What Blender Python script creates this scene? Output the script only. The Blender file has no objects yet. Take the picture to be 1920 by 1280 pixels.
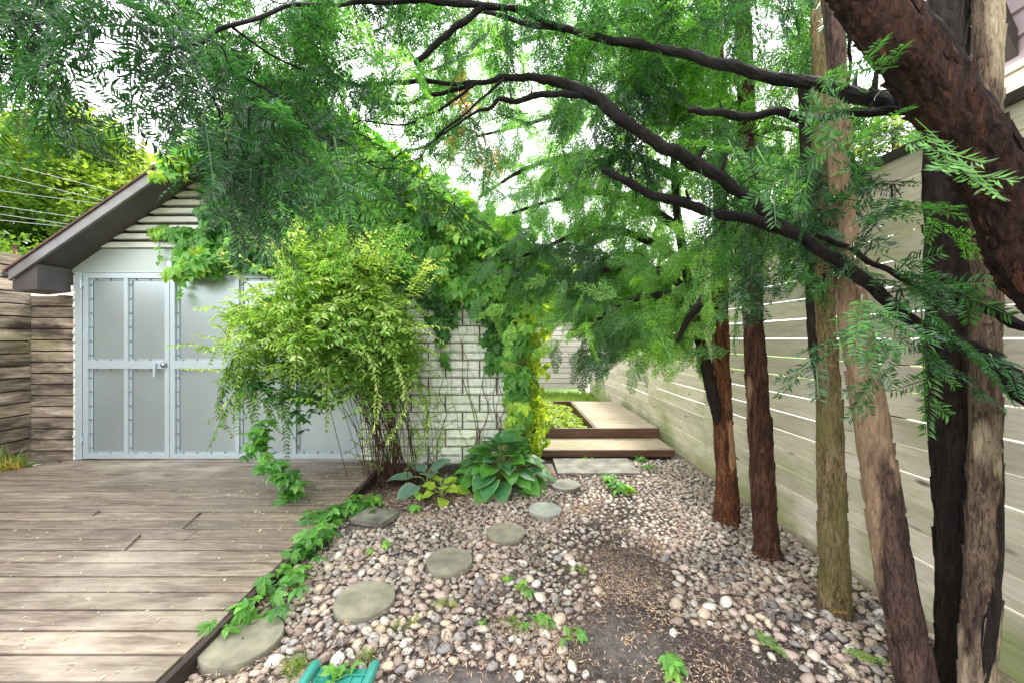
import bpy, math, random
import numpy as np
from mathutils import Vector, noise as mnoise

SC = bpy.context.scene
COL = SC.collection
R = math.radians
rng = np.random.default_rng(7)
random.seed(7)

# ------------------------------------------------------------------ camera, sky, sun, exposure
EYE = 1.5; F = 740.0; CX = 960.0; HY = 635.0
cam_d = bpy.data.cameras.new('camera'); cam = bpy.data.objects.new('camera', cam_d); COL.objects.link(cam)
cam.location = (0, 0, EYE); cam.rotation_euler = (R(90), 0, 0)
cam_d.sensor_width = 36; cam_d.lens = F/1920*36; cam_d.shift_y = -5/1920
cam_d.clip_start = 0.05; cam_d.clip_end = 600
SC.camera = cam

SUN_EL, SUN_AZ = 58, 20          # azimuth measured from +Y towards +X
w = bpy.data.worlds.new('World'); SC.world = w; w.use_nodes = True
nt = w.node_tree; bg = nt.nodes['Background']
sky = nt.nodes.new('ShaderNodeTexSky'); sky.sky_type = 'NISHITA'; sky.sun_disc = False
sky.sun_elevation = R(SUN_EL); sky.sun_rotation = R(SUN_AZ)
tc = nt.nodes.new('ShaderNodeTexCoord')
nz = nt.nodes.new('ShaderNodeTexNoise'); nz.inputs['Scale'].default_value = 2.2; nz.inputs['Detail'].default_value = 5
nt.links.new(tc.outputs['Generated'], nz.inputs['Vector'])
rp = nt.nodes.new('ShaderNodeValToRGB')
rp.color_ramp.elements[0].position = 0.3; rp.color_ramp.elements[0].color = (.80, .80, .80, 1)
rp.color_ramp.elements[1].position = 0.6; rp.color_ramp.elements[1].color = (1, 1, 1, 1)
nt.links.new(nz.outputs['Fac'], rp.inputs['Fac'])
mx = nt.nodes.new('ShaderNodeMix'); mx.data_type = 'RGBA'
nt.links.new(rp.outputs['Color'], mx.inputs['Factor'])
nt.links.new(sky.outputs['Color'], mx.inputs[6]); mx.inputs[7].default_value = (14.2, 14.2, 14.6, 1)
nt.links.new(mx.outputs[2], bg.inputs['Color']); bg.inputs['Strength'].default_value = 0.08
sun_d = bpy.data.lights.new('sun', 'SUN'); sun = bpy.data.objects.new('sun', sun_d); COL.objects.link(sun)
sun_d.energy = 1.5; sun_d.angle = R(10); sun_d.color = (1, .96, .88)
sdir = Vector((math.sin(R(SUN_AZ))*math.cos(R(SUN_EL)), math.cos(R(SUN_AZ))*math.cos(R(SUN_EL)), math.sin(R(SUN_EL))))
sun.rotation_euler = sdir.to_track_quat('Z', 'Y').to_euler()
vs = SC.view_settings; vs.view_transform = 'Standard'; vs.look = 'None'; vs.gamma = 1; vs.use_curve_mapping = False
vs.exposure = 2.0
cy = SC.cycles; cy.max_bounces = 7; cy.diffuse_bounces = 4; cy.glossy_bounces = 3; cy.transmission_bounces = 5
cy.transparent_max_bounces = 6; cy.use_denoising = True; cy.denoising_prefilter = 'NONE'; cy.denoising_input_passes = 'RGB_ALBEDO_NORMAL'; cy.sample_clamp_indirect = 6

def at(px, py, d):
    """world point at distance d along the view axis, measured on the 1920 px photograph"""
    return np.array([(px-CX)*d/F, d, EYE-(py-HY)*d/F])

# ------------------------------------------------------------------ object helpers
def thing(name, label, cat, loc=(0, 0, 0), group=None):
    o = bpy.data.objects.new(name, None); COL.objects.link(o); o.location = loc; o.empty_display_size = .1
    o['label'] = label; o['category'] = cat
    if group: o['group'] = group
    return o
def tag(o, label, cat, group=None):
    o['label'] = label; o['category'] = cat
    if group: o['group'] = group
    return o
def structure(o): o['kind'] = 'structure'; return o
def stuff(o, label, cat, group=None): o['kind'] = 'stuff'; return tag(o, label, cat, group)

class MB:
    """numpy mesh collector of quads"""
    def __init__(s): s.v = []; s.f = []; s.t = []; s.n = 0
    def raw(s, v, f, t=0.5):
        v = np.asarray(v, float); f = np.asarray(f, int)
        s.v.append(v); s.f.append(f+s.n); s.n += len(v)
        s.t.append(np.full(len(v), t) if np.isscalar(t) else np.asarray(t, float))
        return s
    def inst(s, tv, tf, M, P, t):
        """template verts tv (n,3), quads tf; M (N,3,3) columns = axes; P (N,3); t (N,)"""
        tv = np.asarray(tv, float); tf = np.asarray(tf, int); N = len(P); n = len(tv)
        if N == 0: return s
        v = np.einsum('nij,kj->nki', M, tv) + P[:, None, :]
        f = tf[None] + (np.arange(N)*n)[:, None, None]
        return s.raw(v.reshape(-1, 3), f.reshape(-1, 4), np.repeat(t, n))
    def box(s, a, b, t=0.5):
        x0, y0, z0 = a; x1, y1, z1 = b
        v = [(x0,y0,z0),(x1,y0,z0),(x1,y1,z0),(x0,y1,z0),(x0,y0,z1),(x1,y0,z1),(x1,y1,z1),(x0,y1,z1)]
        return s.raw(v, [(3,2,1,0),(4,5,6,7),(0,1,5,4),(1,2,6,5),(2,3,7,6),(3,0,4,7)], t)
    def prism(s, prof, y0, y1, t=.5):
        """profile quad list [(x,z)*4] extruded along y"""
        v = [(x, y0, z) for x, z in prof]+[(x, y1, z) for x, z in prof]
        return s.raw(v, [(0,1,2,3),(7,6,5,4),(0,4,5,1),(1,5,6,2),(2,6,7,3),(3,7,4,0)], t)
    def tube(s, pts, rad, sides=8, rough=0.0, freq=6.0, t=.5, seed=0.0, cap=True, lobes=None):
        pts = np.asarray(pts, float); n = len(pts)
        rad = np.full(n, rad) if np.isscalar(rad) else np.asarray(rad, float)
        T = np.gradient(pts, axis=0); T /= np.linalg.norm(T, axis=1)[:, None]+1e-9
        ref = np.array([1., 0, 0]) if abs(T[0, 0]) < .8 else np.array([0, 1., 0])
        u = np.cross(T[0], ref); u /= np.linalg.norm(u)
        V = np.empty((n, sides, 3)); a = np.linspace(0, 2*math.pi, sides, endpoint=False)
        for i in range(n):
            u = u-T[i]*np.dot(u, T[i]); u /= np.linalg.norm(u)+1e-9; wv = np.cross(T[i], u)
            r = np.full(sides, rad[i])
            if rough:
                for k in range(sides):
                    c = math.cos(a[k]); sn = math.sin(a[k]); z = i*.35/ max(1, n/60)
                    q = mnoise.noise(Vector((c*2.2+seed, sn*2.2, z*freq*.12+seed)))
                    q2 = abs(mnoise.noise(Vector((c*6+seed, sn*6, z*freq*.09-seed))))
                    r[k] *= 1+rough*(q*1.1+q2*1.3-.3)
            if lobes is not None: r = r*lobes(i/(n-1), a)
            V[i] = pts[i]+np.outer(np.cos(a)*r, u)+np.outer(np.sin(a)*r, wv)
        f = []
        for i in range(n-1):
            for k in range(sides):
                k2 = (k+1) % sides; f.append((i*sides+k, i*sides+k2, (i+1)*sides+k2, (i+1)*sides+k))
        V = V.reshape(-1, 3)
        if cap:
            V = np.vstack([V, pts[0], pts[-1]]); c0 = n*sides; c1 = c0+1; L = (n-1)*sides
            for k in range(0, sides, 2):
                k1 = (k+1) % sides; k2 = (k+2) % sides
                f.append((c0, k2, k1, k)); f.append((c1, L+k, L+k1, L+k2))
        return s.raw(V, f, t)
    def flakes(s, pts, rad, n, L, W, seed=0, lift=1.01):
        r = random.Random(seed); m = len(pts)
        for _ in range(n):
            i = r.randrange(1, m-2); p = pts[i]; T = pts[i+1]-pts[i-1]; T /= np.linalg.norm(T); a = r.uniform(0, 6.283)
            u = np.cross(T, [.3, .9, .1]); u /= np.linalg.norm(u); w = np.cross(T, u); nn = u*math.cos(a)+w*math.sin(a); q = np.cross(T, nn)
            l = r.uniform(*L); wd = r.uniform(*W); c0 = p+nn*rad[i]*lift; sk = r.uniform(-.15, .15); cu = r.uniform(.1, .5)*wd
            rows = [(-.5, .35, -.004), (-.2, 1., .003), (.2, .9, .004), (.5, .25, .002+cu)]; V = []
            for (t_, ws, h) in rows:
                c = c0+T*l*t_+q*sk*l*t_
                V += [c-q*wd*ws/2-nn*.004+nn*h*.3, c+nn*(h+.002), c+q*wd*ws/2-nn*.004+nn*h*.6]
            s.raw(V, [(k*3+j, k*3+j+1, k*3+j+4, k*3+j+3) for k in range(3) for j in range(2)], r.random())
        return s
    def build(s, name, mat, parent=None, smooth=False, bevel=0):
        v = np.vstack(s.v); f = np.vstack(s.f); t = np.concatenate(s.t)
        me = bpy.data.meshes.new(name); me.vertices.add(len(v)); me.vertices.foreach_set('co', v.ravel().astype(np.float32))
        me.loops.add(f.size); me.loops.foreach_set('vertex_index', f.ravel().astype(np.int32))
        me.polygons.add(len(f)); me.polygons.foreach_set('loop_start', (np.arange(len(f))*4).astype(np.int32))
        me.polygons.foreach_set('loop_total', np.full(len(f), 4, np.int32))
        me.polygons.foreach_set('use_smooth', np.full(len(f), bool(smooth)))
        at_ = me.attributes.new('tint', 'FLOAT', 'POINT'); at_.data.foreach_set('value', t.astype(np.float32))
        me.update(calc_edges=True)
        me.materials.append(mat)
        o = bpy.data.objects.new(name, me); COL.objects.link(o)
        if bevel:
            m = o.modifiers.new('bevel', 'BEVEL'); m.width = bevel; m.segments = 2; m.limit_method = 'ANGLE'
        if parent is not None:
            o.parent = parent; o.matrix_parent_inverse = parent.matrix_basis.inverted()
        return o

def catmull(pts, n):
    """smooth polyline through pts, n samples per span; rows may carry extra columns (radius)"""
    p = np.asarray(pts, float); p = np.vstack([2*p[0]-p[1], p, 2*p[-1]-p[-2]]); out = []
    for i in range(1, len(p)-2):
        for k in range(n):
            t = k/n; a, b, c, d = p[i-1], p[i], p[i+1], p[i+2]
            out.append(.5*((2*b)+(-a+c)*t+(2*a-5*b+4*c-d)*t*t+(-a+3*b-3*c+d)*t**3))
    out.append(p[-2]); return np.array(out)

def frames(X, up=None, roll=0.0):
    """(N,3,3) bases whose first column is X"""
    X = X/np.linalg.norm(X, axis=1)[:, None]
    if up is None: up = np.tile([0., 0, 1], (len(X), 1))
    up = up+rng.normal(0, roll, X.shape) if roll else up
    Y = np.cross(up, X); Y /= np.linalg.norm(Y, axis=1)[:, None]+1e-9
    Z = np.cross(X, Y); return np.stack([X, Y, Z], axis=2)

# ------------------------------------------------------------------ materials
def mat_new(name):
    m = bpy.data.materials.new(name); m.use_nodes = True
    return m, m.node_tree, m.node_tree.nodes['Principled BSDF']
def N(nt, typ, **kw):
    n = nt.nodes.new(typ)
    for k, v in kw.items():
        if k in n.inputs: n.inputs[k].default_value = v
        else: setattr(n, k, v)
    return n
def ramp(nt, fac, stops):
    r = nt.nodes.new('ShaderNodeValToRGB'); e = r.color_ramp.elements
    while len(e) < len(stops): e.new(.5)
    for i, (p, c) in enumerate(stops): e[i].position = p; e[i].color = (*c, 1)
    nt.links.new(fac, r.inputs['Fac']); return r.outputs['Color']
def mix(nt, fac, a, b, mode='MIX'):
    m = nt.nodes.new('ShaderNodeMix'); m.data_type = 'RGBA'; m.blend_type = mode
    for i, v in ((0, fac), (6, a), (7, b)):
        if isinstance(v, (float, int)): m.inputs[i].default_value = v
        elif isinstance(v, tuple): m.inputs[i].default_value = (*v, 1)
        else: nt.links.new(v, m.inputs[i])
    return m.outputs[2]
def tex_noise(nt, scale, detail=4, stretch=(1, 1, 1), rough=.55, offset_island=False, coord='Object', dist=0.0):
    tc = nt.nodes.new('ShaderNodeTexCoord'); mp = nt.nodes.new('ShaderNodeMapping'); mp.inputs['Scale'].default_value = stretch
    src = tc.outputs[coord]
    if offset_island:
        g = nt.nodes.new('ShaderNodeNewGeometry'); m = nt.nodes.new('ShaderNodeMath'); m.operation = 'MULTIPLY'; m.inputs[1].default_value = 57.
        nt.links.new(g.outputs['Random Per Island'], m.inputs[0])
        nt.links.new(m.outputs[0], mp.inputs['Location'])
    nt.links.new(src, mp.inputs['Vector'])
    n = N(nt, 'ShaderNodeTexNoise', Scale=scale, Detail=detail, Roughness=rough, Distortion=dist)
    nt.links.new(mp.outputs[0], n.inputs['Vector']); return n.outputs['Fac']
def bump(nt, b, h, strength=.4, dist=.01):
    n = N(nt, 'ShaderNodeBump', Strength=strength, Distance=dist); nt.links.new(h, n.inputs['Height'])
    nt.links.new(n.outputs[0], b.inputs['Normal'])
def island(nt): return nt.nodes.new('ShaderNodeNewGeometry').outputs['Random Per Island']
def attr(nt, name='tint'):
    a = nt.nodes.new('ShaderNodeAttribute'); a.attribute_name = name; return a.outputs['Fac']

def leaf_mat(name, stops, rough=.45, trans=.35, tcol=None, spec=.5, veins=False, jitter=.25):
    m, nt, b = mat_new(name)
    c = ramp(nt, attr(nt), stops)
    j = ramp(nt, island(nt), [(0, (1-jitter,)*3), (1, (1+jitter,)*3)])
    c = mix(nt, 1.0, c, j, 'MULTIPLY')
    nt.links.new(c, b.inputs['Base Color']); b.inputs['Roughness'].default_value = rough
    b.inputs['Specular IOR Level'].default_value = spec
    tr = nt.nodes.new('ShaderNodeBsdfTranslucent')
    c2 = mix(nt, 1.0, c, tcol or (2.3, 2.0, .8), 'MULTIPLY'); nt.links.new(c2, tr.inputs['Color'])
    ms = nt.nodes.new('ShaderNodeMixShader'); ms.inputs[0].default_value = trans
    nt.links.new(b.outputs[0], ms.inputs[1]); nt.links.new(tr.outputs[0], ms.inputs[2])
    nt.links.new(ms.outputs[0], nt.nodes['Material Output'].inputs['Surface'])
    return m

def wood_mat(name, cols, axis=0, algae=None, rough=.8, grain=1.0, knots=True, var=.25, wet=None, stain=None, gm=.5, low=None, perp=1):
    m, nt, b = mat_new(name)
    st = [11., 11., 11.]; st[axis] = 1.1
    g1 = tex_noise(nt, 2.2*grain, 7, tuple(st), .68, True, dist=.9)
    st2 = [46., 46., 46.]; st2[axis] = 3.0
    g2 = tex_noise(nt, 4*grain, 4, tuple(st2), .6, True)
    c = ramp(nt, g1, [(.3, cols[0]), (.5, cols[1]), (.7, cols[2])])
    c = mix(nt, gm, c, ramp(nt, g2, [(.30, (.5,)*3), (.54, (1.12,)*3)]), 'MULTIPLY')
    c = mix(nt, 1., c, ramp(nt, island(nt), [(0, (1-var,)*3), (1, (1+var,)*3)]), 'MULTIPLY')
    if knots:
        tcn = nt.nodes.new('ShaderNodeTexCoord'); mp = nt.nodes.new('ShaderNodeMapping')
        sk = [2.2, 2.2, 2.2]; 
        for i in range(3):
            if i != axis: sk[i] = .01 if i == perp else 6.5
        mp.inputs['Scale'].default_value = sk
        v = N(nt, 'ShaderNodeTexVoronoi', Scale=1.3); nt.links.new(tcn.outputs['Object'], mp.inputs['Vector']); nt.links.new(mp.outputs[0], v.inputs['Vector'])
        c = mix(nt, mix(nt, 1., ramp(nt, v.outputs['Distance'], [(.07, (.85,)*3), (.15, (0, 0, 0))]), ramp(nt, v.outputs['Color'], [(.42, (0, 0, 0)), (.46, (1, 1, 1))]), 'MULTIPLY'), c, (.10, .065, .045))
    if algae:
        al = tex_noise(nt, 1.1, 4, (1, 1, 1.6), .6)
        c = mix(nt, ramp(nt, al, [(algae[1], (0, 0, 0)), (algae[1]+.18, (algae[2],)*3)]), c, algae[0])
    if low:
        tcl = nt.nodes.new('ShaderNodeTexCoord'); sx = nt.nodes.new('ShaderNodeSeparateXYZ'); nt.links.new(tcl.outputs['Object'], sx.inputs[0])
        al = tex_noise(nt, 1.6, 4, (1, 1, 1)); ad = nt.nodes.new('ShaderNodeMath'); ad.operation = 'MULTIPLY_ADD'; nt.links.new(al, ad.inputs[0]); ad.inputs[1].default_value = 1.3; nt.links.new(sx.outputs['Z'], ad.inputs[2])
        c = mix(nt, ramp(nt, ad.outputs[0], [(.72, (.75,)*3), (1.15, (0, 0, 0))]), c, low)
    if stain:
        al = tex_noise(nt, stain[1], 5, stain[4], .65)
        c = mix(nt, ramp(nt, al, [(stain[2], (0, 0, 0)), (stain[2]+.14, (stain[3],)*3)]), c, stain[0])
    nt.links.new(c, b.inputs['Base Color']); b.inputs['Roughness'].default_value = rough
    if wet:
        wn = tex_noise(nt, .9, 3); nt.links.new(ramp(nt, wn, [(.4, (wet,)*3), (.62, (rough,)*3)]), b.inputs['Roughness'])
    bump(nt, b, g2, .5, .004); return m

def bark_mat(name, cols, scale=1.0, rough=.85, patch=None, moss=None):
    m, nt, b = mat_new(name)
    g1 = tex_noise(nt, 8*scale, 7, (1.6, 1.6, .35), .72, dist=1.2)
    g2 = tex_noise(nt, 42*scale, 6, (1.8, 1.8, .42), .78, dist=.8)
    c = ramp(nt, g1, [(.33, cols[0]), (.48, cols[1]), (.66, cols[2])])
    c = mix(nt, 1., c, ramp(nt, island(nt), [(0, (.65,)*3), (1, (1.3,)*3)]), 'MULTIPLY')
    c = mix(nt, .75, c, ramp(nt, g2, [(.42, (.14,)*3), (.52, (1.3,)*3)]), 'MULTIPLY')
    if patch:
        p = tex_noise(nt, patch[1], 4, (1, 1, .22), .55, dist=.4)
        c = mix(nt, ramp(nt, p, [(patch[2], (0, 0, 0)), (patch[2]+.03, (1, 1, 1))]), c,
                mix(nt, .6, patch[0], ramp(nt, g2, [(.38, (.35,)*3), (.55, (1.2,)*3)]), 'MULTIPLY'))
    if moss:
        p = tex_noise(nt, 3, 4, (1, 1, .6)); c = mix(nt, ramp(nt, p, [(moss[1], (0, 0, 0)), (moss[1]+.15, (.7,)*3)]), c, moss[0])
    nt.links.new(c, b.inputs['Base Color']); b.inputs['Roughness'].default_value = rough
    h = mix(nt, .5, g1, g2)
    b.inputs['Specular IOR Level'].default_value = .22; bump(nt, b, h, 1.0, .035); return m

def plain(name, col, rough=.6, metal=0, noise_amt=.2, scale=6, stretch=(1, 1, 1), bumpy=0, spec=.5, coord='Object'):
    m, nt, b = mat_new(name)
    n = tex_noise(nt, scale, 5, stretch, .6, coord=coord)
    lo = tuple(max(0, x*(1-noise_amt)) for x in col); hi = tuple(min(1, x*(1+noise_amt)) for x in col)
    nt.links.new(ramp(nt, n, [(.3, lo), (.7, hi)]), b.inputs['Base Color'])
    b.inputs['Roughness'].default_value = rough; b.inputs['Metallic'].default_value = metal; b.inputs['Specular IOR Level'].default_value = spec
    if bumpy: bump(nt, b, n, bumpy, .01)
    return m

M = {}
M['fence'] = wood_mat('weathered_fence_wood', [(.54, .475, .37), (.69, .625, .505), (.80, .745, .63)], 1, algae=((.38, .43, .15), .53, .6), var=.16, gm=.3, low=(.24, .31, .07), perp=0)
M['farfence'] = wood_mat('far_fence_wood', [(.48, .44, .40), (.62, .58, .53), (.72, .69, .64)], 0, var=.12, gm=.3)
M['leftfence'] = wood_mat('stained_fence_wood', [(.12, .09, .065), (.29, .23, .175), (.52, .45, .35)], 0, algae=((.20, .20, .07), .58, .6), var=.35, stain=((.035, .022, .018), 1.6, .46, .9, (.6, .6, 2.2)))
M['leftfence_y'] = wood_mat('stained_side_fence_wood', [(.13, .10, .07), (.31, .25, .19), (.54, .47, .37)], 1, perp=0, algae=((.22, .22, .08), .56, .6), var=.35, stain=((.035, .022, .018), 1.6, .46, .9, (.6, .6, 2.2)))
M['deck'] = wood_mat('deck_boards', [(.080, .056, .042), (.185, .142, .105), (.34, .285, .215)], 0, var=.15, rough=.62, wet=.40, perp=2, stain=((.46, .40, .32), 1.3, .53, .72, (.5, 1.1, 1)))
M['step'] = wood_mat('step_boards', [(.24, .19, .12), (.36, .30, .21), (.46, .40, .30)], 0, var=.12, perp=2, algae=((.2, .21, .09), .5, .4))
M['timber'] = wood_mat('dark_red_timber', [(.05, .022, .012), (.10, .045, .025), (.17, .085, .05)], 0, var=.1, rough=.5, knots=False)
M['fascia'] = wood_mat('dark_deck_edge', [(.018, .012, .009), (.035, .024, .018), (.06, .042, .03)], 1, var=.1, knots=False)
M['post'] = wood_mat('fence_post_wood', [(.20, .17, .12), (.30, .26, .19), (.38, .34, .26)], 2, var=.2)

M['bark_red'] = bark_mat('reddish_stripped_bark', [(0.03, 0.0110, 0.0065), (0.12, 0.043, 0.019), (0.27, 0.125, 0.06)], patch=((.42, .25, .13), 2.6, .60))
M['bark_dark'] = bark_mat('dark_wet_bark', [(0.0075, 0.0055, 0.0055), (0.0200, 0.0130, 0.0110), (0.0450, 0.0290, 0.0225)], rough=.6)
M['bark_mid'] = bark_mat('brown_peeling_bark', [(0.016, 0.007, 0.0055), (0.062, 0.024, 0.0155), (0.14, 0.068, 0.042)], patch=((.26, .16, .09), 3., .6), rough=.7)
M['bark_moss'] = bark_mat('olive_mossy_bark', [(0.12, 0.082, 0.036), (0.25, 0.185, 0.09), (0.34, 0.265, 0.15)], scale=1.3, moss=((.19, .175, .06), .50))
M['bark_two'] = bark_mat('tan_and_plum_bark', [(0.0375, 0.0210, 0.0180), (0.0900, 0.0525, 0.0413), (0.1425, 0.0900, 0.0713)], patch=((.36, .24, .155), 2.0, .53), rough=.7)
M['bark_pale'] = bark_mat('pale_grey_tan_bark', [(0.0560, 0.0360, 0.0280), (0.1360, 0.0920, 0.0640), (0.2240, 0.1600, 0.1120)], patch=((.46, .37, .25), 1.6, .50))
M['bark_yew'] = bark_mat('flaking_yew_bark', [(0.0100, 0.0050, 0.0045), (0.0325, 0.0125, 0.0090), (0.0850, 0.0350, 0.0225)], scale=1.1, rough=.75, patch=((.13, .052, .032), 22, .63))
M['bark_limb'] = bark_mat('black_wet_limb_bark', [(0.003, 0.002, 0.002), (0.008, 0.005, 0.0045), (0.022, 0.013, 0.0105)], scale=2, rough=.5)
M['stem'] = plain('dark_stems', (.05, .022, .016), .7, spec=.2)
M['vine_stem'] = plain('vine_stems', (.13, .09, .06), .8)
M['cream_stem'] = plain('green_stems', (.22, .26, .08), .7)

M['yew'] = leaf_mat('yew_needles', [(0, (.010, .034, .020)), (.4, (.026, .095, .036)), (.75, (.07, .20, .045)), (.985, (.16, .36, .06)), (1, (.40, .24, .10))], .27, .40, (2.1, 2.2, .8), spec=.65, jitter=.6)
M['cedar'] = leaf_mat('cedar_sprays', [(0, (.05, .11, .055)), (.5, (.12, .26, .085)), (.97, (.24, .43, .09)), (1, (.45, .30, .13))], .5, .48, (2.1, 2.2, .9), spec=.4, jitter=.5)
M['creeper'] = leaf_mat('creeper_leaves', [(0, (.035, .12, .03)), (.45, (.09, .26, .05)), (.8, (.20, .42, .09)), (1, (.36, .50, .06))], .40, .40, (1.9, 2.0, .8), jitter=.3)
M['creeper_sun'] = leaf_mat('sunlit_creeper_leaves', [(0, (.10, .22, .03)), (.5, (.20, .34, .035)), (1, (.34, .46, .05))], .45, .5)  # brighter creeper copy, sunlight put into the leaf colour
M['shrub'] = leaf_mat('shrub_leaves', [(0, (.05, .13, .03)), (.4, (.16, .32, .065)), (.75, (.34, .51, .14)), (1, (.53, .64, .26))], .42, .40, (1.9, 1.9, .7), jitter=.35)
M['tree'] = leaf_mat('maple_foliage', [(0, (.03, .075, .018)), (.5, (.10, .20, .03)), (1, (.23, .33, .06))], .6, .45)
M['ground_cover'] = leaf_mat('ground_cover_leaves', [(0, (.12, .22, .03)), (.5, (.24, .36, .04)), (1, (.42, .50, .08))], .5, .45)
M['grass'] = leaf_mat('grass_blades', [(0, (.10, .20, .03)), (.6, (.24, .36, .06)), (.9, (.45, .42, .13)), (1, (.55, .42, .16))], .6, .4)

def hosta_mat(name, inner, edge):
    m, nt, b = mat_new(name)
    c = mix(nt, ramp(nt, attr(nt), [(.72, (0, 0, 0)), (.95, (1, 1, 1))]), inner, edge)
    n = tex_noise(nt, 9, 4); c = mix(nt, 1., c, ramp(nt, n, [(.3, (.75,)*3), (.7, (1.2,)*3)]), 'MULTIPLY')
    nt.links.new(c, b.inputs['Base Color']); b.inputs['Roughness'].default_value = .4
    tr = nt.nodes.new('ShaderNodeBsdfTranslucent'); nt.links.new(mix(nt, 1., c, (2, 1.9, .9), 'MULTIPLY'), tr.inputs['Color'])
    ms = nt.nodes.new('ShaderNodeMixShader'); ms.inputs[0].default_value = .25
    nt.links.new(b.outputs[0], ms.inputs[1]); nt.links.new(tr.outputs[0], ms.inputs[2])
    nt.links.new(ms.outputs[0], nt.nodes['Material Output'].inputs['Surface']); return m
M['hosta'] = hosta_mat('blue_green_hosta_leaf', (.06, .20, .07), (.20, .34, .15))
M['hosta_g'] = hosta_mat('green_hosta_leaf', (.09, .27, .04), (.14, .34, .06))
M['hosta_b'] = hosta_mat('blue_hosta_leaf', (.13, .25, .18), (.30, .36, .24))
M['hosta_y'] = hosta_mat('lime_hosta_leaf', (.26, .40, .04), (.34, .44, .05))

# painted metal doors
def metal_mat(name, col, rough, metal, streak=True):
    m, nt, b = mat_new(name)
    n = tex_noise(nt, 2.2, 5, (1, 1, .6)); c = ramp(nt, n, [(.3, tuple(x*.94 for x in col)), (.7, tuple(min(1, x*1.04) for x in col))])
    if streak:
        s = tex_noise(nt, 8, 5, (4, 4, .5)); c = mix(nt, ramp(nt, s, [(.66, (0, 0, 0)), (.78, (.25,)*3)]), c, (.62, .66, .64))
    nt.links.new(c, b.inputs['Base Color']); b.inputs['Metallic'].default_value = metal
    if not streak: c = mix(nt, ramp(nt, attr(nt), [(.6, (0, 0, 0)), (.9, (1, 1, 1))]), c, (.25, .28, .29)); nt.links.new(c, b.inputs['Base Color'])  # high tint goes dark: flange and rivet shade put into the colour
    b.inputs['Roughness'].default_value = rough; return m
M['door_panel'] = metal_mat('brushed_metal_sheet', (.44, .52, .535), .34, .72)
M['door_frame'] = metal_mat('galvanised_frame', (.46, .54, .57), .42, .4, False)
M['header'] = metal_mat('galvanised_header', (.42, .48, .45), .5, .4)
M['handle'] = plain('handle_metal', (.35, .34, .34), .3, .9)
M['siding'] = plain('white_lap_siding', (.60, .61, .55), .45, noise_amt=.2, scale=3, stretch=(1, 1, 4))
M['soffit'] = plain('dark_brown_metal', (.045, .034, .032), .4)
M['gutter'] = plain('dark_gutter_metal', (.075, .066, .07), .35)
M['rake'] = plain('grey_rake_trim', (.17, .16, .165), .4)
M['shingle'] = plain('red_brown_shingles', (.10, .055, .042), .9, noise_amt=.5, scale=12, bumpy=.5)
def block_mat():
    m, nt, b = mat_new('painted_stone_blocks')
    n = tex_noise(nt, 1.4, 5); n2 = tex_noise(nt, 14, 5)
    c = ramp(nt, n, [(.3, (.62, .62, .50)), (.5, (.80, .80, .76)), (.72, (.62, .70, .46))])
    c = mix(nt, .8, c, ramp(nt, n2, [(.25, (.55,)*3), (.5, (1.05,)*3)]), 'MULTIPLY')
    c = mix(nt, 1., c, ramp(nt, island(nt), [(0, (.88,)*3), (1, (1.06,)*3)]), 'MULTIPLY')
    nt.links.new(c, b.inputs['Base Color']); b.inputs['Roughness'].default_value = .75; bump(nt, b, n2, .3, .004); return m
M['block'] = block_mat()
M['mortar'] = plain('grimy_mortar', (.16, .14, .10), .9, noise_amt=.4)
def soil_mat(name, cols, sc=14):
    m, nt, b = mat_new(name)
    n = tex_noise(nt, sc, 8, rough=.75); n2 = tex_noise(nt, 1.3, 4)
    c = ramp(nt, n, [(.3, cols[0]), (.5, cols[1]), (.72, cols[2])])
    c = mix(nt, .6, c, ramp(nt, n2, [(.35, (.7,)*3), (.65, (1.25,)*3)]), 'MULTIPLY')
    nt.links.new(c, b.inputs['Base Color']); b.inputs['Roughness'].default_value = .9; bump(nt, b, n, .9, .02); return m
M['soil'] = soil_mat('dark_damp_soil', [(.06, .052, .048), (.15, .13, .12), (.25, .22, .205)])
M['lawn'] = soil_mat('lawn_ground', [(.07, .13, .02), (.13, .22, .03), (.22, .32, .06)], 5)
M['paving'] = plain('pale_paving', (.55, .53, .50), .8, noise_amt=.1)
def pebble_mat(single=False):
    m, nt, b = mat_new('large_river_pebble' if single else 'river_pebbles')
    c = nt.nodes.new('ShaderNodeObjectInfo').outputs['Color'] if single else ramp(nt, attr(nt), [(0, (.25, .195, .155)), (.2, (.39, .325, .26)), (.4, (.34, .265, .22)), (.62, (.46, .40, .335)), (.78, (.29, .255, .225)), (.9, (.54, .50, .43)), (.985, (.18, .16, .15)), (1, (.25, .2, .17))])
    n = tex_noise(nt, 30, 6); c = mix(nt, .6, c, ramp(nt, n, [(.35, (.68,)*3), (.6, (1.28,)*3)]), 'MULTIPLY')
    nt.links.new(c, b.inputs['Base Color']); b.inputs['Roughness'].default_value = .5; return m
M['pebble'] = pebble_mat(); M['pebble1'] = pebble_mat(True)
M['stone'] = plain('olive_grey_concrete', (.205, .195, .14), .85, noise_amt=.35, scale=9, bumpy=.15)
M['stone_grey'] = plain('grey_concrete', (.27, .285, .25), .85, noise_amt=.3, scale=9, bumpy=.15)
M['flag'] = plain('pale_flagstone', (.17, .165, .135), .8, noise_amt=.6, scale=6, bumpy=.2)
M['litter'] = leaf_mat('brown_needle_litter', [(0, (.05, .034, .03)), (.4, (.17, .115, .10)), (.68, (.34, .25, .20)), (.88, (.60, .47, .34)), (1, (.62, .38, .18))], .8, .1, (1, 1, 1), spec=.2, jitter=.45)
M['chips'] = leaf_mat('pale_fallen_petals', [(0, (.30, .22, .13)), (.6, (.52, .45, .30)), (1, (.66, .62, .46))], .7, .1, (1, 1, 1))
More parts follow.
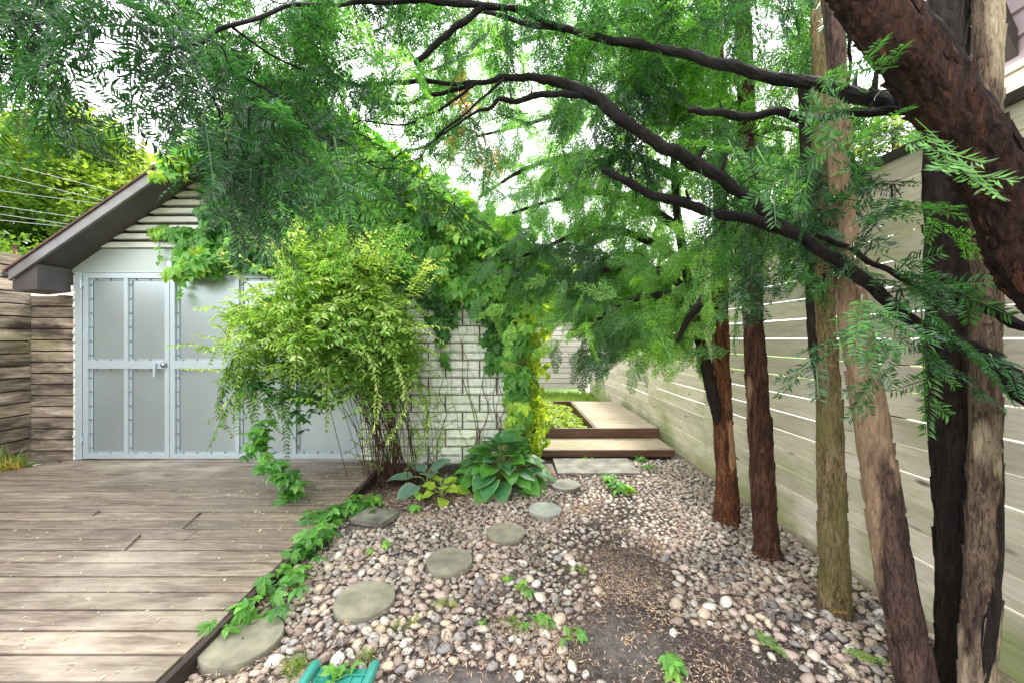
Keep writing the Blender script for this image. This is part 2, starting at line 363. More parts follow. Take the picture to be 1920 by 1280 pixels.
M['teal'] = plain('teal_plastic', (.03, .24, .20), .38, noise_amt=.15, scale=5)
M['wire'] = plain('pale_cable', (.38, .39, .41), .5)
M['wire_dark'] = plain('dark_cable', (.05, .05, .05), .5)
M['mauve'] = plain('mauve_siding', (.30, .22, .25), .6, noise_amt=.12, scale=3)
M['cream'] = plain('cream_trim', (.52, .46, .40), .6, noise_amt=.1)
M['white_wall'] = plain('bright_gap_wall', (.80, .79, .75), .8, noise_amt=.05)  # white put in so the fence gaps look lit from behind
M['brown_trim'] = plain('brown_trim', (.20, .11, .06), .6, noise_amt=.3, scale=8, stretch=(6, .6, 6))

# ------------------------------------------------------------------ the ground
def gz(x, y):
    return .012*mnoise.noise(Vector((x*1.3, y*1.3, 0)))+.008*mnoise.noise(Vector((x*4, y*4, 3)))
def sheet(name, mat, x0, x1, y0, y1, z, n=1, bumps=False, parent=None):
    b = MB(); xs = np.linspace(x0, x1, n+1); ys = np.linspace(y0, y1, n+1)
    v = [(x, y, z+(gz(x, y) if bumps else 0)) for y in ys for x in xs]
    f = [(j*(n+1)+i, j*(n+1)+i+1, (j+1)*(n+1)+i+1, (j+1)*(n+1)+i) for j in range(n) for i in range(n)]
    return b.raw(v, f).build(name, mat, parent, smooth=bumps)
structure(sheet('ground', M['lawn'], -220, 220, -120, 380, -.05))
structure(sheet('soil_bed', M['soil'], -6.6, 2.17, -2.5, 9.0, -.012, 90, True))
structure(sheet('lawn', M['lawn'], -2, 2.17, 9.004, 16, -.005, 4))
structure(sheet('neighbour_paving', M['paving'], 2.2, 9, -3, 14, -.03))  # pale ground added beyond the fence to make its gaps look bright

# deck: one board per 146 mm, worn edges
DZ = .08
b = MB(); y = -2.6; i = 0
while y < 4.62:
    x0 = -6.3 if y < 3.95 else -5.85+(y-3.95)*1.05
    x = x0
    cuts = [x0]+([random.uniform(-5.2, -2.2)] if i % 3 == 1 and y < 3.9 else [])+[-1.475+random.uniform(-.006, .006)]
    for a, c in zip(cuts[:-1], cuts[1:]):
        z = DZ+random.uniform(-.0015, .0015)
        b.box((a+.0015, y+.008, z-.035), (c-.0015, y+.138, z))
    y += .146; i += 1
deck = structure(b.build('deck', M['deck'], bevel=.004))
b = MB(); b.box((-1.469, -2.6, -.04), (-1.438, 4.62, DZ-.004)); b.build('edge_board', M['fascia'], deck, bevel=.003)
b = MB()
for x in np.arange(-6.2, -1.6, .6): b.box((x, -2.6, -.02), (x+.05, 4.6, DZ-.037))
b.build('joist', M['fascia'], deck)

# ------------------------------------------------------------------ fences
def fence(name, label, axis, pos, a0, a1, z0, z1, pitch, mat, posts, side, gap=.008, thick=.02, joints=(), light_block=False):
    """boards run along axis 'x' or 'y' at the plane pos; posts stand on the far side"""
    t = thing(name, label, 'fence', ((a0, pos, 0) if axis == 'x' else (pos, a0, 0)))
    cuts = [a0]+[j for j in joints if a0 < j < a1]+[a1]; b = MB(); z = z0; k = 0
    while z < z1-.02:
        zt = min(z+pitch-gap, z1)
        for c0, c1 in zip(cuts[:-1], cuts[1:]):
            o = random.uniform(-.0025, .0025); dz = random.uniform(-.0015, .0015)
            if axis == 'x': b.box((c0+.001, pos+o, z+dz), (c1-.001, pos+thick+o, zt+dz))
            else: b.box((pos+o, c0+.001, z+dz), (pos+thick+o, c1-.001, zt+dz))
        z += pitch; k += 1
    b.build('board_panel', mat, t, bevel=.002)
    if light_block:
        b = MB(); o1 = pos+thick+.004 if side > 0 else pos-.014
        b.box((a0, o1, z0+.01), (a1, o1+.01, z1-.02)) if axis == 'x' else b.box((o1, a0, z0+.01), (o1+.01, a1, z1-.02))
        b.build('light_block_sheet', M['fascia'], t)  # dark sheet added so no light shows through the board gaps
    for p in posts:
        b = MB(); off = (thick+.016) if side > 0 else (-.106)
        if axis == 'x': b.box((p-.045, pos+off, -.04), (p+.045, pos+off+.09, z1+.01))
        else: b.box((pos+off, p-.045, -.04), (pos+off+.09, p+.045, z1+.01))
        b.build('post', M['post'], t, bevel=.004)
    return t
rf = fence('wooden_fence', 'tall pale horizontal board fence running along the right behind the row of trunks', 'y', 2.14, -1.2, 10.93, .05, 2.5, .1455, M['fence'],
      (-1.1, .7, 2.55, 4.4, 6.2, 8.1, 10.0), 1, gap=.0075, joints=(.7, 2.55, 4.4, 6.2, 8.1, 10.0))
b = MB(); b.box((2.10, -1.2, 2.502), (2.20, 10.93, 2.54)); b.build('cap_rail', M['soffit'], rf, bevel=.003)
b = MB(); b.box((2.125, -1.2, -.03), (2.165, 10.9, .046)); b.build('kick_board', M['step'], rf, bevel=.003)
fence('wooden_fence', 'grey horizontal board fence across the far end of the side passage', 'x', 10.95, -1.0, 2.13, .13, 2.2, .1455, M['farfence'], (-.9, .3, 2.0), 1, gap=.014, light_block=True)
fence('wooden_fence', 'short dark stained fence section facing forward beside the metal doors', 'x', 4.78, -5.88, -5.2, .02, 2.02, .134, M['leftfence'], (-5.5,), 1, gap=.016, light_block=True)
fence('wooden_fence', 'stained side fence running forward along the left edge of the deck', 'y', -5.84, -1.0, 4.775, .02, 2.5, .146, M['leftfence_y'], (.5, 2.4, 4.3), -1, joints=(2.4,), gap=.016, light_block=True)
fence('wooden_fence', 'pale weathered higher fence beyond the garage eave at the far left', 'x', 5.6, -8.6, -5.0, .0, 2.62, .146, M['farfence'], (-8, -6.4), 1, gap=.014, light_block=True)

# ------------------------------------------------------------------ garage
GY = 4.67
GL, GR = -5.20, 0.10      # wall ends
g = thing('garage', 'white block garage with grey metal doors and a gable half buried in creeper', 'garage', (-2.55, GY, 0))
ridge = -2.55; rz = 4.22; sl = .692
def roofz(x): return rz-abs(x-ridge)*sl
# block courses: every 200 mm course is split in two rock-faced rows
def blocks(b, x0, x1, z0, z1, y, seed=0, nrow=.1015, length=.405, out=-1, along='x'):
    r = random.Random(seed); z = z0; row = 0
    while z < z1-.03:
        h = min(nrow, z1-z); off = (row//2 % 2)*length/2; x = x0-off
        while x < x1-.01:
            a = max(x, x0); c = min(x+length, x1)
            if c-a > .03:
                nx = max(2, int((c-a)/.045)); nz_ = 4; gx = .010; gzz = .013 if row % 2 == 0 else .0015
                us = np.linspace(a+gx, c-gx, nx+1); zs = np.linspace(z+gzz, z+h-gzz*.5, nz_+1)
                V = []; ph = r.uniform(0, 50); amp = r.choice((.3, .6, 1., 1.2))
                for j, zz in enumerate(zs):
                    for i, u in enumerate(us):
                        edge = (i in (0, nx)) or j == nz_
                        p = 0.0 if edge else (.006+.016*amp*(mnoise.noise(Vector((u*9+ph, zz*9, ph)))+.6)*(1.5-j/nz_))
                        if j == 0: p = .0
                        if j == 1: p *= 1.35; 
                        V.append((u, zz+(0.018*amp*mnoise.noise(Vector((u*14+ph, 1, 2))) if j == 1 else 0), -.012-p))
                m_ = len(V); base = [(a+gx, z+gzz, .03), (c-gx, z+gzz, .03), (c-gx, z+h-gzz*.5, .03), (a+gx, z+h-gzz*.5, .03)]
                f = [(j*(nx+1)+i, j*(nx+1)+i+1, (j+1)*(nx+1)+i+1, (j+1)*(nx+1)+i) for j in range(nz_) for i in range(nx)]
                tl, tr_ = nz_*(nx+1), nz_*(nx+1)+nx
                f += [(m_, m_+1, nx, 0), (m_+3, tl, tr_, m_+2), (m_, 0, tl, m_+3), (nx, m_+1, m_+2, tr_)]
                V += base
                if along == 'x': P = [(u, y+q, zz) for u, zz, q in V]
                else: P = [(y-q, u, zz) for u, zz, q in V]
                b.raw(P, f)
            x += length
        z += nrow; row += 1
DW0, DW1 = -5.10, -1.83
b = MB(); blocks(b, DW1+.03, GR, 0.02, 2.92, GY, 3)
b.build('block_wall', M['block'], g)
b = MB(); blocks(b, GL, DW0+.01, 0.02, 2.3, GY+.01, 5, length=.1); b.build('block_edge', M['block'], g)
b = MB(); b.box((DW1+.032, GY+.012, 0), (GR-.004, GY+.2, 2.95)); b.build('mortar', M['mortar'], g)
b = MB(); b.box((GL+.005, GY+.03, 0), (DW0, GY+.2, 2.3)); b.build('mortar', M['mortar'], g)
b = MB(); blocks(b, GY+.2, 9.6, .02, 2.35, GR, 9, along='y', length=.405)
b.box((GR-.2, GY+.21, 0), (GR-.012, 9.6, 2.36)); b.build('side_wall', M['block'], g)
# header panel and lap siding above the doors
b = MB(); b.box((GL, GY-.012, 2.283), (DW1+.6, GY+.08, 2.56)); b.build('header_panel', M['header'], g, bevel=.003)
b = MB(); z = 2.57
while z < 4.15:
    hw = max(.03, (rz-z-.05)/sl); x0 = max(GL+.02, ridge-hw); x1 = min(GR, ridge+hw)
    x0b = max(GL+.02, ridge-max(.02, (rz-z-.15)/sl)); x1b = min(GR, ridge+max(.02, (rz-z-.15)/sl))
    b.raw([(x0, GY-.045, z), (x1, GY-.045, z), (x1b, GY-.03, z+.064), (x0b, GY-.03, z+.064), (x0, GY+.03, z), (x1, GY+.03, z), (x1b, GY+.03, z+.064), (x0b, GY+.03, z+.064)],
          [(0,1,2,3),(4,5,1,0),(7,6,5,4),(1,5,6,2),(0,3,7,4),(3,2,6,7)])
    z += .1
b.build('gable_siding', M['siding'], g)
b = MB(); b.raw([(GL+.03, GY+.034, 2.5), (GR-.02, GY+.034, 2.5), (ridge+.02, GY+.034, 4.18), (ridge-.02, GY+.034, 4.18), (GL+.03, GY+.06, 2.5), (GR-.02, GY+.06, 2.5), (ridge+.02, GY+.06, 4.18), (ridge-.02, GY+.06, 4.18)], [(0,1,2,3),(7,6,5,4),(0,4,5,1),(1,5,6,2),(2,6,7,3),(3,7,4,0)]); b.build('gable_groove_shade', M['soffit'], g)  # dark sheet standing in for the shadow in the siding grooves
# roof: two slabs, rake trim, soffit, eave box
RY0, RY1 = 4.27, 9.9
rf_ = MB()
for s in (-1, 1):
    xe = ridge+s*2.93; ze = roofz(xe)
    rf_.prism([(ridge, rz+.03), (xe, ze+.03), (xe, ze+.052), (ridge, rz+.052)][::s], RY0-.02, RY1)
roof = rf_.build('roof', M['shingle'], g)
b = MB()
for s in (-1, 1):
    xe = ridge+s*2.9; ze = roofz(xe)
    b.prism([(ridge, rz-.085), (xe, ze-.085), (xe, ze+.026), (ridge, rz+.026)][::s], RY0, RY0+.03)
b.build('rake_board', M['rake'], roof)
b = MB()
for s in (-1, 1):
    xe = ridge+s*2.88; ze = roofz(xe)
    b.prism([(ridge, rz-.075), (xe, ze-.075), (xe, ze+.024), (ridge, rz+.024)][::s], RY0+.033, RY1-.02)
b.build('soffit', M['soffit'], roof)
for s in (-1, 1):
    b = MB(); xe = ridge+s*2.9; ze = roofz(xe)
    xi = ridge+s*2.63
    b.prism([(xe, ze-.085), (xi, roofz(xi)-.085), (xi, ze-.17), (xe, ze-.20)][::s], RY0+.036, GY-.035)
    b.build('eave_box', M['gutter'], roof)
b = MB()
for s in (-1,):
    xe = ridge+s*2.97; ze = roofz(ridge+s*2.9)
    b.tube([(xe, RY0+.03, ze+.0), (xe, RY1, ze+.0)], .045, 8)
b.build('gutter', M['gutter'], roof, smooth=True)

# two riveted metal door leaves
def door(x0, x1, stiles, label, handle):
    t = MB(); z0, z1 = .095, 2.27; y = GY-.03; zm = 1.195
    zf = .055
    t.box((x0, y, z0), (x0+zf, y+.045, z1)); t.box((x1-zf, y, z0), (x1, y+.045, z1))
    t.box((x0+zf, y+.001, z1-.06), (x1-zf, y+.044, z1)); t.box((x0+zf, y+.001, z0), (x1-zf, y+.044, z0+.055))
    t.box((x0+zf, y-.004, zm-.045), (x1-zf, y+.046, zm+.045))
    for s in stiles:
        t.box((s-.022, y+.003, z0+.056), (s+.022, y+.043, zm-.046)); t.box((s-.022, y+.003, zm+.046), (s+.022, y+.043, z1-.061))
    # angle flanges with rivets round every bay, tinted dark for the shade at their edges
    xs = [x0+zf-.02]+list(stiles)+[x1-zf+.02]
    dome = []; df = []
    for k in range(6): a = k*math.pi/3; dome.append((math.cos(a), 0, math.sin(a)))
    for k in range(6): a = k*math.pi/3; dome.append((.6*math.cos(a), -.75, .6*math.sin(a)))
    df = [(k, (k+1) % 6, 6+(k+1) % 6, 6+k) for k in range(6)]+[(6, 7, 8, 9), (6, 9, 10, 11)]
    dome = np.array(dome)
    riv = []
    for a, c in zip(xs[:-1], xs[1:]):
        for za, zc in ((z0+.055, zm-.045), (zm+.045, z1-.06)):
            a_, c_ = a+.022, c-.022
            fy = y+.028
            t.box((a_, fy, za), (a_+.03, fy+.006, zc), .70); t.box((c_-.02, fy, za), (c_, fy+.006, zc), .70)
            t.box((a_+.031, fy, za), (c_-.021, fy+.005, za+.022), .70); t.box((a_+.031, fy, zc-.022), (c_-.021, fy+.005, zc), .70)
            for zz in np.arange(za+.07, zc, .165): riv.append((a_+.015, fy, zz))
            for xx in np.arange(a_+.08, c_-.03, .165): riv.append((xx, fy, za+.011)); riv.append((xx, fy, zc-.011))
    riv = np.array(riv); t.inst(dome*.016, df, np.tile(np.eye(3), (len(riv), 1, 1)), riv, np.full(len(riv), 1.))  # full tint: the shadow spots of the rivets put into their colour
    p = MB(); p.box((x0+.01, y+.040, z0+.01), (x1-.01, y+.0435, z1-.01))
    d = p.build('door', M['door_panel'], g); d['label'] = label
    t.build('frame', M['door_frame'], d, bevel=.0015)
    if handle:
        h = MB(); hx = x1-.15
        h.box((hx-.01, y-.04, zm-.14), (hx+.014, y-.018, zm+.03)); h.box((hx-.008, y-.02, zm+.0), (hx+.012, y-.004, zm+.024))
        h.build('handle', M['door_frame'], d, bevel=.004)
        h = MB(); h.tube([(x1-.05, y-.004, zm-.0), (x1-.05, y-.03, zm-.0), (x1-.05, y-.045, zm)], [.03, .03, .018], 16); h.build('lock_knob', M['handle'], d, smooth=True)
        for zz in (2.14, .33):
            h = MB(); h.box((x0-.045, y-.012, zz-.03), (x0+.012, y-.002, zz+.03)); h.tube([(x0-.006, y-.016, zz-.055), (x0-.006, y-.016, zz+.05)], .011, 8)
            h.build('hinge', M['door_frame'], d)
    return d
door(-5.045, -4.03, [-4.545], 'narrow left door leaf with lever handle and two panel bays', True)
door(-4.022, -1.835, [-3.235, -2.565], 'wide right door leaf with three panel bays, half behind the shrub', False)
b = MB(); b.box((DW0-.03, GY-.038, .085), (-5.053, GY+.05, 2.285)); b.box((-5.05, GY-.03, 2.274), (DW1, GY+.04, 2.29)); b.build('door_jamb', M['door_frame'], g, bevel=.003)
b = MB(); b.box((-4.02, GY-.075, 2.32), (-1.6, GY-.014, 2.40)); b.box((-4.02, GY-.05, 2.30), (-1.6, GY-.04, 2.319)); b.build('door_track', M['door_frame'], g, bevel=.004)
b = MB(); b.box((-1.833, GY-.03, .085), (-1.79, GY+.03, 2.28)); b.build('door_post', M['door_frame'], g, bevel=.003)

# ------------------------------------------------------------------ steps, walkway and bed in the passage
def slat_top(b, x0, x1, y0, y1, z, pitch=.1, th=.03, gap=.005, t=.5):
    y = y0
    while y < y1-.02:
        b.box((x0, y+gap/2, z-th), (x1, min(y+pitch, y1)-gap/2, z+random.uniform(-.001, .001)), t); y += pitch
t = thing('wooden_step', 'low grey timber step with dark front edge at the mouth of the passage', 'step', (1.1, 4.9, 0))
b = MB(); slat_top(b, .32, 2.02, 4.93, 5.50, .12, .095); b.build('tread', M['step'], t, bevel=.002)
b = MB(); b.box((.32, 4.895, .04), (2.02, 4.928, .122)); b.build('front_board', M['timber'], t, bevel=.003)
b = MB(); b.box((.34, 4.96, -.02), (2.0, 5.45, .085)); b.build('base', M['fascia'], t)
t = thing('boardwalk', 'raised timber walkway leading back along the fence above the low step', 'walkway', (1.6, 5.5, 0))
b = MB(); slat_top(b, 1.2, 2.06, 5.55, 7.9, .25, .1); b.build('tread', M['step'], t, bevel=.002)
b = MB(); b.box((.22, 5.505, .125), (2.06, 5.545, .252)); b.build('front_board', M['timber'], t, bevel=.003)
b = MB(); b.box((1.155, 5.55, .0), (1.195, 7.9, .25)); b.build('side_board', M['timber'], t, bevel=.003)
b = MB(); b.box((1.25, 5.6, -.02), (2.0, 7.85, .21)); b.build('base', M['fascia'], t)
t = MB(); t.box((.2, 7.93, -.02), (1.5, 7.98, .25)); tag(t.build('border_timber', M['timber'], bevel=.003), 'dark timber closing the far end of the leafy bed', 'timber edging')
structure(sheet('planting_soil', M['soil'], .12, 1.15, 5.56, 7.92, .13, 12, True))
t = MB(); t.box((.50, 4.32, .0), (1.42, 4.87, .035)); tag(t.build('flagstone', M['flag'], bevel=.008), 'large pale rectangular flagstone in front of the low timber step', 'paving slab')
t = MB(); t.raw([(-1.32,3.20,.0),(-1.03,3.12,.0),(-.95,3.33,.0),(-1.24,3.42,.0),(-1.32,3.20,.05),(-1.03,3.12,.05),(-.95,3.33,.05),(-1.24,3.42,.05)], [(3,2,1,0),(4,5,6,7),(0,1,5,4),(1,2,6,5),(2,3,7,6),(3,0,4,7)])
tag(t.build('edging_stone', M['flag'], bevel=.006), 'small squared tan stone among creeper leaves beside the deck', 'stone')

# ------------------------------------------------------------------ stepping stones
SS = [(-1.31, 1.92, .175, 'nearest stepping stone, large and olive grey, touching the deck edge plants', 'stone'),
      (-.83, 2.225, .165, 'second nearest round olive stepping stone in the pebbles', 'stone'),
      (-.415, 2.62, .152, 'round mossy stepping stone, third from the bottom of the photo', 'stone'),
      (-.045, 3.0, .145, 'round olive stepping stone, fourth along the curving row', 'stone'),
      (.285, 3.40, .142, 'round pale grey stepping stone just before the farthest one', 'stone_grey'),
      (.54, 3.98, .145, 'farthest round stepping stone, palest, near the hosta and flagstone', 'flag')]
for i, (x, y, r, lab, mt) in enumerate(SS):
    n = 40; b = MB(); a = np.linspace(0, 2*math.pi, n, endpoint=False)
    tz = .040 if i else .045; tilt = random.uniform(-.02, .02)
    rings = [(r*.985, -.01), (r, tz*.75), (r*.985, tz), (r*.5, tz+.001), (r*.03, tz+.001)]
    V = []
    for rr, zz in rings:
        for k in range(n):
            q = rr*(1+.008*math.sin(3*a[k]+i)+.005*math.sin(7*a[k]+2*i)); V.append((x+q*math.cos(a[k]), y+q*math.sin(a[k]), zz+tilt*q*math.cos(a[k])))
    f = [(j*n+k, j*n+(k+1) % n, (j+1)*n+(k+1) % n, (j+1)*n+k) for j in range(4) for k in range(n)]
    b.raw(V, f); tag(b.build('stepping_stone', M[mt], smooth=False), lab, 'stepping stone', 'round stepping stones across the gravel')

# ------------------------------------------------------------------ pebbles
def cube_sphere(n=3):
    V = []; Fc = []; 
    for ax in range(3):
        for sg in (-1, 1):
            o = len(V)
            for j in range(n+1):
                for i in range(n+1):
                    p = [0, 0, 0]; p[ax] = sg; p[(ax+1) % 3] = math.tan((i/n-.5)*math.pi/2)*sg; p[(ax+2) % 3] = math.tan((j/n-.5)*math.pi/2)
                    q = np.array(p, float); V.append(q/np.linalg.norm(q))
            Fc += [(o+j*(n+1)+i, o+j*(n+1)+i+1, o+(j+1)*(n+1)+i+1, o+(j+1)*(n+1)+i) for j in range(n) for i in range(n)]
    V = np.array(V); key = {}; idx = []; U = []
    for v in V:
        k = tuple(np.round(v, 4)); 
        if k not in key: key[k] = len(U); U.append(v)
        idx.append(key[k])
    return np.array(U), np.array([[idx[a] for a in f] for f in Fc])
CSV, CSF = cube_sphere(3)
def pebble_shape(seed):
    v = CSV.copy(); r = np.random.default_rng(seed); off = r.uniform(0, 40)
    for i, p in enumerate(v): v[i] = p*(1+.28*mnoise.noise(Vector(p*1.1)+Vector((off, 0, 0)))+.10*mnoise.noise(Vector(p*2.3)+Vector((off, 5, 0))))
    return v*np.array([1, .76, .46])
PSH = [pebble_shape(i) for i in range(9)]
def soil_amount(x, y):
    """how much of the gravel is hidden by needles and earth here"""
    s = 0
    for cx, cy, rx, ry, wt in ((.55, 1.95, .36, .36, 1.3), (-.2, 1.68, .42, .22, 1.1), (.72, 2.5, .50, .75, .95), (.80, 3.1, .50, .9, .72), (1.0, 1.75, .42, .50, .95), (.15, 2.3, .25, .4, .5), (-1.0, 4.05, .65, .62, 1.5), (-.2, 4.4, .7, .35, 1.3), (.9, 4.45, .55, .3, .5)):
        s = max(s, wt*math.exp(-(((x-cx)/rx)**2+((y-cy)/ry)**2)**1.3))
    return s+.25*mnoise.noise(Vector((x*3, y*3, 8)))
def on_solid(x, y, pad=0):
    if any((x-s[0])**2+(y-s[1])**2 < (s[2]+pad)**2 for s in SS): return True
    if .48 < x < 1.44 and 4.30 < y < 4.89: return True
    if -1.33 < x < -.94 and 3.1 < y < 3.43: return True
    return False
TREES = [(1.77, 3.26, .11), (1.78, 2.74, .10), (1.80, 2.2, .115), (1.62, 1.60, .10), (1.84, 1.62, .11), (1.93, 1.50, .09)]
cell = {}; peb = []
tries = 0
r_ = random.Random(4)
def ok_spot(x, y, r):
    ci, cj = int(x/.08), int(y/.08)
    for a in (-1, 0, 1):
        for c in (-1, 0, 1):
            for (qx, qy, qr) in cell.get((ci+a, cj+c), ()):
                if (qx-x)**2+(qy-y)**2 < (.80*(r+qr))**2: return False
    cell.setdefault((ci, cj), []).append((x, y, r)); return True
for size, cnt in ((.037, 450), (.030, 3000), (.024, 10000), (.018, 20000), (.013, 24000)):
    for _ in range(cnt):
        x = r_.uniform(-1.42, 2.11); y = r_.uniform(1.0, 4.88)
        if size < .018 and y > 3.4: continue
        if on_solid(x, y, size*.5) or any((x-t[0])**2+(y-t[1])**2 < (t[2]+size*.4)**2 for t in TREES): continue
        if y > 4.0 and x < .5: continue
        if r_.random() < soil_amount(x, y)*1.15: continue
        rr = size*r_.uniform(.85, 1.15)
        if y > 3: rr *= .9
        if ok_spot(x, y, rr): peb.append((x, y, rr))
peb.sort(key=lambda p: -p[2]/p[1])
vis = [p for p in peb if abs(p[0])/p[1] < .97*960/740 and p[1] > 1.75]
big = vis[:300]; bigset = set(big); rest = [p for p in peb if p not in bigset]
def peb_M(ps):
    n = len(ps); s = np.array([p[2] for p in ps]); ang = rng.uniform(0, 2*math.pi, n)
    X = np.stack([np.cos(ang), np.sin(ang), rng.normal(0, .18, n)], 1); Mx = frames(X, roll=.22)
    return Mx*(s*rng.uniform(.95, 1.2, n))[:, None, None]
b = MB(); Mp = peb_M(rest); P = np.array([(x, y, gz(x, y)+r*.18) for x, y, r in rest]); vi = rng.integers(0, 9, len(rest)); tt = rng.random(len(rest))
for k in range(9): s_ = vi == k; b.inst(PSH[k], CSF, Mp[s_], P[s_], tt[s_])
stuff(b.build('pebble_gravel', M['pebble'], smooth=True), 'bed of small rounded river pebbles in pinks, tans and greys between deck and fence', 'gravel')
from mathutils import Matrix
pm = []
for k in range(9): b = MB(); b.raw(PSH[k], CSF, 0.); o = b.build('pebble', M['pebble1'], smooth=True); pm.append(o.data); bpy.data.objects.remove(o)
Mb = peb_M(big)
PC = [('brown', (.24, .18, .145)), ('warm tan', (.39, .315, .25)), ('pinkish', (.38, .29, .25)), ('pale beige', (.47, .41, .345)), ('grey', (.29, .265, .25)), ('off-white', (.56, .53, .47)), ('dark grey', (.19, .175, .17)), ('sandy', (.43, .36, .27))]
LM = [((-1.31, 1.92), 'the nearest stepping stone'), ((-.83, 2.225), 'the second nearest stepping stone'), ((-.415, 2.62), 'the third stepping stone'), ((-.045, 3.0), 'the fourth stepping stone'), ((.285, 3.4), 'the grey fifth stepping stone'),
      ((1.8, 2.2), 'the olive mossy trunk'), ((1.62, 1.6), 'the leaning tan and plum trunk'), ((1.78, 2.74), 'the dark knobbly trunk'), ((1.77, 3.26), 'the reddish farthest trunk'), ((-.72, 1.62), 'the teal plastic tray'), ((.55, 1.95), 'the bare dark soil'), ((-.2, 1.7), 'the earthy patch by the tray'), ((1.15, 2.0), 'the brown needle litter'), ((-1.2, 3.27), 'the small squared edging stone')]
used_labels = {}
for i, (x, y, r) in enumerate(big):
    o = bpy.data.objects.new('pebble', pm[i % 9]); COL.objects.link(o)
    o.matrix_world = Matrix([list(Mb[i][0])+[x], list(Mb[i][1])+[y], list(Mb[i][2])+[gz(x, y)+r*.25], [0, 0, 0, 1]])
    ci = r_.randrange(8); q = r_.uniform(1., 1.2)
    (lx, ly), ln = min(LM, key=lambda l: (l[0][0]-x)**2+(l[0][1]-y)**2); dist = math.hypot(x-lx, y-ly)
    a_ = math.degrees(math.atan2(y-ly, x-lx)) % 360
    side = ['right of', 'back-right of', 'behind', 'back-left of', 'left of', 'front-left of', 'in front of', 'front-right of'][int((a_+22.5)//45) % 8]
    far = 'close' if dist < .22 else 'near' if dist < .33 else 'midway' if dist < .46 else 'farther'
    sz = 'large' if r > .038 else 'mid-sized' if r > .031 else 'smaller'
    for k_ in range(8):     # a colour no like-placed pebble has
        cn, cc = PC[(ci+k_) % 8]
        if (sz, cn, far, side, ln) not in used_labels: break
    used_labels[(sz, cn, far, side, ln)] = 1; o.color = (cc[0]*q, cc[1]*q, cc[2]*q, 1)
    tag(o, f'{sz} {cn} pebble {far} {side} {ln}', 'pebble', 'larger river pebbles in the near gravel')

# ------------------------------------------------------------------ leaf templates
def kite(L, W, z=0): return np.array([(0, 0, 0), (L*.45, -W/2, z), (L, 0, 0), (L*.45, W/2, z)]), np.array([(0, 1, 2, 3)])
def leaflet(L, W, fold=.25, droop=.15, point=.62):
    """folded ovate leaf along +X, 4 quads"""
    c = [(0, 0, 0), (L*.42, 0, -.0*L), (L, 0, -droop*L)]; h = W/2; zf = fold*h
    lv = [(L*.14, h*.62, zf*.6), (L*.42, h, zf-droop*L*.2), (L*.76, h*.58, zf*.6-droop*L*.5)]
    V = c+lv+[(x, -y, z) for x, y, z in lv]
    return np.array(V), np.array([(0, 1, 4, 3), (1, 2, 5, 4), (0, 6, 7, 1), (1, 7, 8, 2)])
def rot(ax, a):
    c, s = math.cos(a), math.sin(a)
    return np.array({'x': [[1,0,0],[0,c,-s],[0,s,c]], 'y': [[c,0,s],[0,1,0],[-s,0,c]], 'z': [[c,-s,0],[s,c,0],[0,0,1]]}[ax])
def join(parts):
    V = []; Fq = []; n = 0
    for v, f in parts: V.append(v); Fq.append(f+n); n += len(v)
    return np.vstack(V), np.vstack(Fq)
def creeper_leaf(seed, L=.105):
    r = random.Random(seed); parts = []
    for k, a in enumerate((-105, -52, 0, 52, 105)):
        s = (.68, .9, 1., .9, .68)[k]*r.uniform(.88, 1.1); v, f = leaflet(L*s, L*s*.54, .3, .2)
        parts.append((v @ rot('y', r.uniform(0, .35)).T @ rot('z', R(a+r.uniform(-9, 9))).T, f))
    return join(parts)
CRL = [creeper_leaf(i) for i in range(6)]
def needle_twig(L, space, nl, nw, r, tip0=0.0):
    """twig along +X with two ranks of needles"""
    parts = []; sw = .0016
    cz = lambda x: -.18*x*x/L
    st = np.array([(0, -sw, 0), (0, sw, 0), (L, sw*.4, cz(L)), (L, -sw*.4, cz(L))]); parts.append((st, np.array([(0, 3, 2, 1)])))
    V = []; Fq = []; n = 0; x = tip0*L
    while x < L:
        u = x/L; ln = nl*(1-.35*u**3)*r.uniform(.85, 1.1)*(0.75+.25*min(1, 4*(u-tip0)+.3))
        for s in (-1, 1):
            a = R(r.uniform(60, 78)-18*u); dz = r.uniform(-.35, .30)
            dx, dy = math.cos(a), s*math.sin(a); px_, py_ = -dy, dx
            bx = x+r.uniform(-.3, .3)*space
            p0 = np.array([bx, 0, cz(bx)]); d = np.array([dx, dy, dz]); q = np.array([px_, py_, 0])*nw/2
            V += [p0, p0+d*ln*.5-q+[0, 0, .05*ln], p0+d*ln-[0, 0, .06*ln], p0+d*ln*.5+q+[0, 0, .05*ln]]; Fq.append((n, n+1, n+2, n+3)); n += 4
        x += space
    parts.append((np.array(V), np.array(Fq))); return join(parts)
def yew_spray(seed, space=.0066, nl=.031, nw=.0048):
    r = random.Random(seed); L = .27; parts = [needle_twig(L, space, nl, nw, r, .15)]
    s = 1
    for x in np.arange(.06, L*.85, .046):
        l = r.uniform(.07, .15)*(1-.45*x/L); v, f = needle_twig(l, space, nl*.92, nw, r, .05)
        v = v @ rot('x', r.uniform(-.25, .25)).T @ rot('y', r.uniform(-.1, .35)).T @ rot('z', s*R(r.uniform(38, 62))).T+np.array([x, 0, -.18*x*x/L])
        parts.append((v, f)); s = -s
    return join(parts)
YEW = [yew_spray(i) for i in range(6)]
